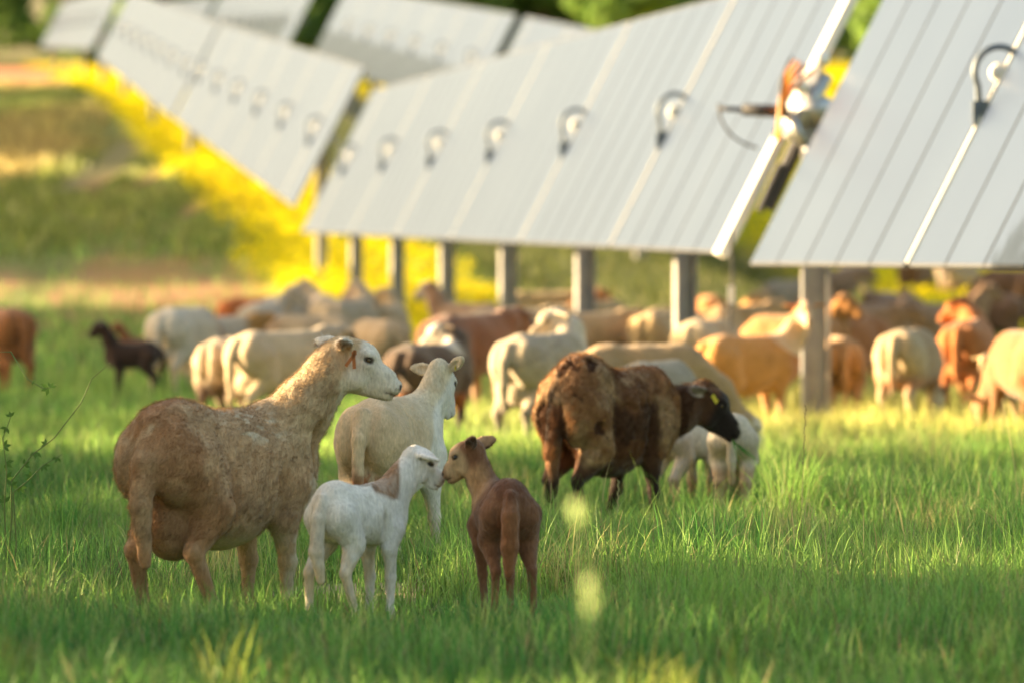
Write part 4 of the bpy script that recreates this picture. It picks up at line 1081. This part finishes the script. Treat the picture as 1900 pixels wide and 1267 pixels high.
def flock_member(px, s, head_deg, pose, colf, label, lamb=False, scale=1.0, h=None, dz=0.0, seed=1, fat=1.0, fur=None, marks=None):
    """px = photo column of the animal's middle, s = photo pixels per metre where it stands"""
    key = (pose, h, fat)
    if key not in _pose_cache:
        D, sp = POSES[pose]; sp = dict(sp); sp.setdefault('ears', EARS); sp['fat'] = fat
        EAR_FRAMES.clear(); f, M, hs = sheep_field(sp, h or (.0125 if not lamb else .009), D)
        V, F4 = f.mesh(); _pose_cache[key] = (V, F4, vnormals(V, F4), M, hs)
    V, F4, N, M, hs = _pose_cache[key]
    V2 = relief(V, N, .014 if not lamb else .006, 14, seed)
    Q = head_local(V, M, hs); C = colf(V2, N, Q)
    d = F / s; p = root_at(px, d)
    root = empty('lamb' if lamb else 'sheep', (p[0], p[1], p[2] + dz), R(head_deg)); root.scale = (scale * 1.06,) * 3
    tag(root, label, 'lamb' if lamb else 'sheep', LAMB_G if lamb else FLOCK_G)
    me = np_mesh('body', V2, F4, 4, C); me.materials.append(M_COAT); link('body', me, root, None, True)
    if fur:
        fm = fur_mesh('fur', V2, F4, N, C, V2, seed=seed, **fur); tag(link('fur', fm, root), kind='stuff')
    if s > 250: eyes(root, M, hs, lamb)
    return root, M, hs
g = generic
W_ = (.72, .68, .60); LG = (.42, .375, .30); CR = (.66, .54, .37); OR_ = (.50, .22, .07); RB = (.26, .10, .045)

# two white lambs behind the grazing dark ewe
LF = dict(n=26000, length=hair_len(.010, .004, .006, H=(.33, 0, .2), zleg=.22, hr=.1), width=.0015, flow=back_flow, stick=.22)
flock_member(1364, 372, 84, 'lamb_down', g(W_, belly=(.55, .42, .28), seed=5, lamb=True), 'white lamb seen from behind, right of the dark ewe\'s muzzle', True, 1.12, .005, seed=5, fur=LF)
flock_member(1275, 366, 52, 'lamb_down', g(W_, leg=(.55, .40, .26), rump=(.74, .7, .64), seed=6, lamb=True), 'white lamb half hidden under the neck of the dark ewe', True, 1.1, .005, seed=6, fur=LF)
flock_member(1182, 330, 20, 'lamb_down', g(CR, seed=16, lamb=True), 'pale lamb seen beneath the belly of the dark ewe', True, 1.0, seed=16)
# behind them, middle
flock_member(1222, 318, 62, 'graze', g(LG, leg=CR, seed=7), 'grey white ewe whose back shows just above the dark ewe', seed=7, scale=0.86)
flock_member(1195, 288, 5, 'graze', g((.44, .31, .17), face=W_, seed=8), 'long cream ewe grazing broadside beyond the dark ewe, muzzle in the grass', seed=8, scale=0.96)
flock_member(1010, 272, 57, 'back', g(LG, leg=(.3, .27, .24), neck=W_, seed=9), 'grey white ewe looking back over its shoulder, left of the dark ewe', seed=9, scale=1.04)
flock_member(868, 236, 52, 'level', g((.22, .10, .055), leg=(.40, .27, .18), seed=10, rump=(.17, .07, .035)), 'dark reddish brown sheep between cream ewe and grey white ewe', seed=10, scale=1.06)
flock_member(800, 262, 55, 'back', g((.10, .07, .055), face=(.7, .68, .63), leg=(.035, .03, .03), belly=(.35, .12, .04), seed=11), 'black sheep with white forehead behind the muzzle of the tan ewe', seed=11, scale=.93)
flock_member(868, 168, 150, 'alert', g((.36, .24, .16), face=(.42, .38, .36), neck=(.33, .2, .13), seed=12), 'grey faced brown sheep holding its head high against the yellow flowers', seed=12)
flock_member(938, 190, 20, 'level', g((.50, .40, .26), seed=13), 'tan sheep partly hidden behind the dark reddish brown sheep', seed=13)
flock_member(1010, 150, 3, 'level', g((.60, .42, .20), neck=(.5, .25, .1), seed=14), 'long sunlit yellowish sheep standing broadside against the far grass', seed=14, scale=1.12)
flock_member(1085, 150, 80, 'graze', g((.52, .27, .10), seed=15), 'orange sunlit sheep at the end of the long yellowish sheep', seed=15)
flock_member(1168, 190, 50, 'level', g((.50, .34, .18), seed=17), 'tan sheep with sunlit flank, first of the row behind the long cream ewe', seed=17)
flock_member(1240, 200, 52, 'graze', g((.56, .42, .24), seed=18), 'pale sheep with sunlit rump just right of the row\'s tan sheep', seed=18)
flock_member(1318, 222, 62, 'graze', g((.56, .42, .27), rump=(.64, .52, .36), seed=19), 'grey cream sheep with bright rump and shaded side over the long cream ewe', seed=19, scale=1.0)
flock_member(1316, 152, 100, 'graze', g(OR_, seed=20), 'orange brown sheep showing a low back beside the steel post', seed=20)
flock_member(1390, 246, 30, 'toward', g((.62, .30, .09), face=(.66, .5, .36), neck=(.5, .2, .07), leg=(.5, .3, .16), seed=21), 'orange tan ewe with pale face raised in front of the steel post', seed=21, scale=0.95)
flock_member(1410, 150, 85, 'graze', g((.58, .34, .13), seed=22), 'golden sheep whose rounded rump rises behind the orange tan ewe', seed=22, scale=1.08)
flock_member(1470, 128, 20, 'right', g((.36, .30, .24), seed=23), 'grey brown sheep in shade behind the raised head of the orange tan ewe', seed=23)
flock_member(1345, 196, 74, 'graze', g((.58, .36, .16), seed=50), 'golden tan sheep beyond the grey cream sheep with bright rump', seed=50)
flock_member(1470, 215, 160, 'graze', g((.52, .27, .11), leg=(.5, .3, .16), seed=51), 'orange tan sheep grazing with its head down left of the steel post', seed=51)
flock_member(1515, 150, 60, 'left', g((.46, .24, .11), seed=52), 'brown tan sheep partly behind the upper end of the steel post', seed=52)
flock_member(1622, 168, 40, 'graze', g((.36, .20, .11), seed=53), 'brown sheep in the shade right of the steel post', seed=53)
flock_member(1664, 150, 120, 'level', g((.26, .17, .11), seed=54), 'dark brown sheep above the back of the broad cream brown ewe', seed=54)
flock_member(930, 214, 30, 'graze', g((.13, .06, .03), seed=55), 'dark brown sheep just left of the grey white ewe looking back', seed=55)
flock_member(1120, 162, 60, 'graze', g((.54, .36, .18), seed=56), 'golden sheep between the orange sheep and the tan row', seed=56)
flock_member(1555, 236, 95, 'graze', g((.50, .30, .14), leg=(.6, .45, .3), seed=57), 'sunlit tan sheep close beside the foot of the steel post', seed=57, scale=.9)
flock_member(1760, 160, 20, 'alert', g((.34, .22, .14), seed=58), 'grey brown sheep between the broad ewe and the reddish orange ewe', seed=58)
flock_member(1835, 150, 160, 'graze', g((.22, .12, .07), seed=59), 'dark sheep in shade over the back of the reddish orange ewe', seed=59, scale=1.0)
flock_member(600, 150, 100, 'left', g((.56, .48, .38), seed=60), 'pale sheep between the two left halves of the far group', seed=60)
flock_member(490, 168, 70, 'right', g((.56, .50, .42), seed=61), 'white grey sheep in the middle of the left group', seed=61)
flock_member(700, 196, 120, 'graze', g((.48, .38, .26), seed=62), 'tan grey sheep between the head of the tan ewe and the yellow flowers', seed=62, scale=.95)
flock_member(1095, 200, 40, 'level', g((.50, .34, .18), seed=63), 'tan sheep behind the rump of the dark brown ewe', seed=63, scale=.98)
flock_member(1292, 190, 80, 'graze', g((.60, .40, .19), seed=64), 'golden sheep in the row just left of the far steel post', seed=64)
flock_member(1372, 186, 45, 'level', g((.56, .33, .14), seed=65), 'orange golden sheep grazing behind the orange tan ewe', seed=65, scale=1.05)
flock_member(1590, 178, 20, 'level', g((.40, .22, .11), seed=66), 'brown sheep facing right behind the broad cream brown ewe', seed=66)
flock_member(985, 180, 150, 'graze', g((.55, .40, .22), seed=67), 'pale gold sheep between the grey faced sheep and the long yellowish sheep', seed=67)
# right
flock_member(1583, 205, 235, 'left', g((.42, .17, .06), neck=(.5, .25, .09), leg=(.6, .42, .25), seed=24), 'brown orange sheep just right of the steel post with pale legs', seed=24)
flock_member(1690, 240, 68, 'graze', g((.42, .30, .18), leg=(.6, .5, .36), rump=(.52, .42, .28), belly=(.36, .2, .11), seed=25), 'broad cream brown ewe seen from behind with sunlit left haunch', seed=25, scale=.97, fat=1.1)
flock_member(1800, 228, 72, 'left', g((.50, .19, .06), leg=(.5, .22, .09), seed=26), 'reddish orange ewe turning its head left behind the broad cream brown ewe', seed=26, scale=1.02)
flock_member(1905, 262, 110, 'graze', g((.30, .16, .08), rump=(.42, .2, .09), seed=27), 'dark brown sheep cut by the right edge of the photo', seed=27)
flock_member(1856, 255, 240, 'lamb_up', g((.62, .48, .30), seed=28, lamb=True), 'small cream lamb low beside the dark brown sheep at the right edge', True, .95, seed=28)
flock_member(1735, 142, 190, 'alert', g((.34, .30, .27), face=(.5, .3, .16), neck=(.4, .26, .15), seed=29), 'grey sheep with pale orange ears facing the camera behind the broad ewe', seed=29, scale=0.8)
flock_member(1700, 112, 60, 'graze', g((.16, .10, .07), seed=30), 'dark brown sheep in shade, far back in front of the yellow flowers', seed=30, scale=1.0)
flock_member(1780, 114, 50, 'graze', g((.34, .29, .26), belly=(.15, .09, .06), seed=31), 'grey backed sheep right of the far dark brown sheep', seed=31, scale=1.0)
flock_member(1872, 124, 150, 'graze', g((.13, .075, .045), seed=32), 'nearly black brown sheep, highest of the far group at the right edge', seed=32, scale=1.14)
flock_member(1590, 112, 70, 'graze', g((.42, .42, .44), seed=33), 'light grey sheep far behind, right of the post top', seed=33, scale=1.0)
flock_member(1645, 138, 95, 'graze', g((.30, .25, .20), seed=34), 'grey brown sheep in shade between the post and the broad cream brown ewe', seed=34, scale=0.98)
flock_member(1540, 118, 10, 'level', g((.30, .2, .14), seed=35), 'brown sheep behind the post, seen in pieces on both sides', seed=35, scale=0.98)
# left
flock_member(247, 205, 176, 'lamb_up', g((.045, .026, .02), seed=36, lamb=True), 'black lamb standing alone in profile at the left', True, 1.15, seed=36)
flock_member(262, 172, 200, 'lamb_up', g((.30, .13, .06), seed=37, lamb=True), 'reddish lamb whose head shows over the back of the black lamb', True, 1.0, seed=37)
flock_member(345, 202, 62, 'graze', g((.66, .60, .50), rump=(.70, .66, .58), neck=(.3, .16, .1), seed=38), 'white ewe seen from behind beside the black lamb', seed=38, scale=1.06)
flock_member(335, 176, 110, 'graze', g((.24, .14, .09), seed=39), 'brown sheep whose back rises behind the white ewe of the left group', seed=39, scale=0.96)
flock_member(405, 188, 20, 'level', g((.52, .46, .38), neck=(.42, .24, .08), face=(.62, .6, .56), seed=40), 'grey white ewe with ochre neck facing right in the left group', seed=40, scale=0.9)
flock_member(418, 250, 80, 'graze', g((.54, .44, .32), belly=(.2, .14, .1), seed=41), 'low cream tan sheep directly behind the rump of the tan ewe', seed=41, scale=.88)
flock_member(520, 254, 42, 'level', g((.58, .48, .34), face=(.16, .12, .1), neck=(.5, .42, .32), seed=42), 'cream ewe with darker face behind the back of the tan ewe', seed=42, scale=.97)
flock_member(468, 142, 0, 'level', g((.52, .16, .05), seed=43), 'rusty orange sheep at the back of the left group', seed=43, scale=0.9)
flock_member(540, 150, 30, 'graze', g((.55, .52, .47), seed=44), 'pale grey sheep behind the cream ewe with darker face', seed=44, scale=0.97)
flock_member(575, 190, 175, 'graze', g((.50, .40, .28), neck=(.3, .22, .15), seed=45), 'tan grey sheep grazing toward the left behind the head of the tan ewe', seed=45, scale=.95)
flock_member(650, 168, 60, 'left', g((.46, .39, .30), face=(.5, .4, .34), neck=(.55, .45, .33), seed=46), 'grey tan ewe turning its sunlit face left, above the tan ewe\'s head', seed=46, scale=1.06)
flock_member(722, 166, 75, 'left', g((.46, .36, .23), seed=47), 'tan sheep seen from behind, rightmost of the left group', seed=47, scale=1.0)
flock_member(2, 196, 120, 'graze', g((.34, .14, .05), seed=48), 'rusty brown sheep cut by the left edge of the photo', seed=48, scale=1.05)
# ------------------------------------------------------------------ small things
def blade_mesh(pts, w, col, name):
    """a flat leaf blade along points"""
    pts = [Vector(p) for p in pts]; V = []; n = len(pts)
    for i, p in enumerate(pts):
        t = (pts[min(i + 1, n - 1)] - pts[max(i - 1, 0)]).normalized(); s = t.cross(Vector((0, 1, .2))).normalized()
        ww = w * (1 - (i / (n - 1)) ** 2 * .9) * .5
        V += [p - s * ww, p + s * ww]
    Fi = []
    for i in range(n - 1): Fi += [[2 * i, 2 * i + 1, 2 * i + 3, 2 * i + 2]]
    me = np_mesh(name, np.array([tuple(v) for v in V]), np.array(Fi), 4, np.tile(col, (len(V), 1))); me.materials.append(M_GRASS)
    return me
# grass held in the mouth of the dark ewe
o, M, s = DARK_EWE
bpy.context.view_layer.update()
mw = o.matrix_world @ (M @ (Vector((.185, -.022, -.078)) * s))
t = empty('grass_tuft', mw); tag(t, 'tuft of green grass hanging from the mouth of the dark ewe', 'grass')
gg = np.random.default_rng(4)
for k in range(9):
    a = gg.uniform(-.2, .9); ln = gg.uniform(.10, .19)
    p = [(0, 0, 0)]
    for q in (.33, .66, 1): p.append((ln * q * math.sin(a * (.6 + q * .6)), -.012 * k * q * .3, -ln * q * math.cos(a * (.6 + q * .4)) + .02 * q * (1 - q)))
    link('blade', blade_mesh(p, .005, (.07, .19, .05), 'blade'), t)

# tall stalks and a creeping plant at the left edge
def stalk(px, d, h, lean, label, head=True, col=(.30, .26, .12)):
    p = at(px, d); t = empty('grass_stalk', p); tag(t, label, 'grass stalk')
    mb = MB(); pts = [(lean * h * (q ** 1.6), 0, h * q) for q in np.linspace(0, 1, 9)]
    mb.tube(pts, [.0022 - .0012 * q for q in np.linspace(0, 1, 9)], 5); m = noisy('stalk', col, tuple(c * 1.3 for c in col), 20., .7); mb.build('stem', [m], t)
    if head:
        mb = MB()
        for q in np.linspace(.62, 1, 16):
            c = Vector((lean * h * (q ** 1.6), 0, h * q)); mb.tube([c, c + Vector((.006 * (1 if int(q * 100) % 2 else -1), 0, .012))], [.0028, .001], 5)
        mb.build('seed_head', [m], t)
stalk(1487, 25.2, .66, .03, 'tall thin seed stalk standing in front of the steel post', True, (.12, .10, .05))
stalk(1893, 27.0, .62, -.14, 'pale dry grass stalk near the right edge', False, (.55, .42, .2))
stalk(1145, 24.5, .34, .02, 'short seed stalk below the neck of the dark ewe', True, (.3, .28, .12))

def leafy_plant(px, d, stems, label, seed, name='weed_plant'):
    g_ = np.random.default_rng(seed); p = at(px, d); t = empty(name, p); tag(t, label, 'plant')
    m = noisy('stem_green', (.10, .16, .03), (.16, .20, .05), 30., .6)
    for pts, leaves in stems:
        mb = MB(); P = [Vector(q) for q in pts]; mb.tube(P, [.004 - .0025 * i / (len(P) - 1) for i in range(len(P))], 6); mb.build('stem', [m], t)
        for (u, size) in leaves:
            size *= .62
            k = min(int(u * (len(P) - 1)), len(P) - 2); c = P[k].lerp(P[k + 1], u * (len(P) - 1) - k)
            V = []; Fi = []
            for a in g_.uniform(0, 6.28) + np.array([0, .9, -.9]):
                dr = Vector((math.cos(a), g_.uniform(-.4, .4), math.sin(a))).normalized(); sd = dr.cross(Vector((0, 1, 0))).normalized()
                b = len(V); V += [c, c + dr * size * .5 + sd * size * .22, c + dr * size, c + dr * size * .5 - sd * size * .22]; Fi.append([b, b + 1, b + 2, b + 3])
            me = np_mesh('leaf', np.array([tuple(v) for v in V]), np.array(Fi), 4, np.tile((.10, .20, .035), (len(V), 1))); me.materials.append(M_LEAF); link('leaf', me, t)
D_ = 22.0; S_ = F / D_
def rel(px, py, p0x, p0y): return ((px - p0x) / S_, 0, (p0y - py) / S_)
g0x, g0y = 18, HY + EYE * S_
rr = lambda L: [rel(a, b, g0x, g0y) for a, b in L]
leafy_plant(g0x, D_, [
    (rr([(18, 1100), (16, 1010), (22, 940), (20, 880), (60, 830), (100, 800), (150, 735), (170, 690), (205, 660)]), [(.36, .05), (.45, .045), (.52, .05), (.58, .04)]),
    (rr([(18, 1100), (10, 1000), (8, 920), (12, 860), (5, 800), (20, 760)]), [(.4, .06), (.55, .06), (.65, .055), (.75, .05), (.9, .045), (1, .04)]),
    (rr([(18, 1100), (30, 1000), (24, 900), (50, 880), (80, 850), (115, 830)]), [(.5, .045), (.65, .045), (.8, .045), (.95, .04)]),
    (rr([(-40, 1080), (-30, 900), (-14, 720), (-6, 640), (20, 640), (50, 690), (80, 708), (94, 706)]), [(.96, .055), (1, .04), (.76, .022)]),
    ], 'leafy weed with thin stems at the left edge of the pasture', 3)
# a tall weed close to the lens: two pale heads melt into soft discs
p = at(1075, 9.0); t = empty('flowering_stalk', (.118, 9.0, gz1(.118, 9.0))); tag(t, 'tall weed near the camera with two blurred pale yellow green heads', 'weed')
mb = MB(); mb.tube([(.004, 0, 0), (.008, 0, .4), (.0, 0, .72), (-.012, 0, .89)], [.0013, .0011, .0008, .0005], 5); mb.build('stem', [mat('pale_stem', (.25, .33, .10), .6)], t)
for (x, z, rx, rz_) in ((-.012, .885 - gz1(.118, 9), .017, .019), (.006, .755 - gz1(.118, 9), .012, .040)):
    V = []; g2 = np.random.default_rng(3)
    for k in range(20):
        a = g2.uniform(0, 6.28); rr_ = math.sqrt(g2.random()); c = np.array([x + rx * rr_ * math.cos(a), g2.uniform(-.01, .01), z + rz_ * rr_ * math.sin(a)])
        d1 = g2.normal(0, .0045, 3); d2 = g2.normal(0, .0045, 3); V += [c - d1, c + d2, c + d1, c - d2]
    me = np_mesh('flower_head', np.array(V), np.arange(len(V)), 4, np.tile((.50, .62, .26), (len(V), 1))); me.materials.append(M_GRASS); link('flower_head', me, t)
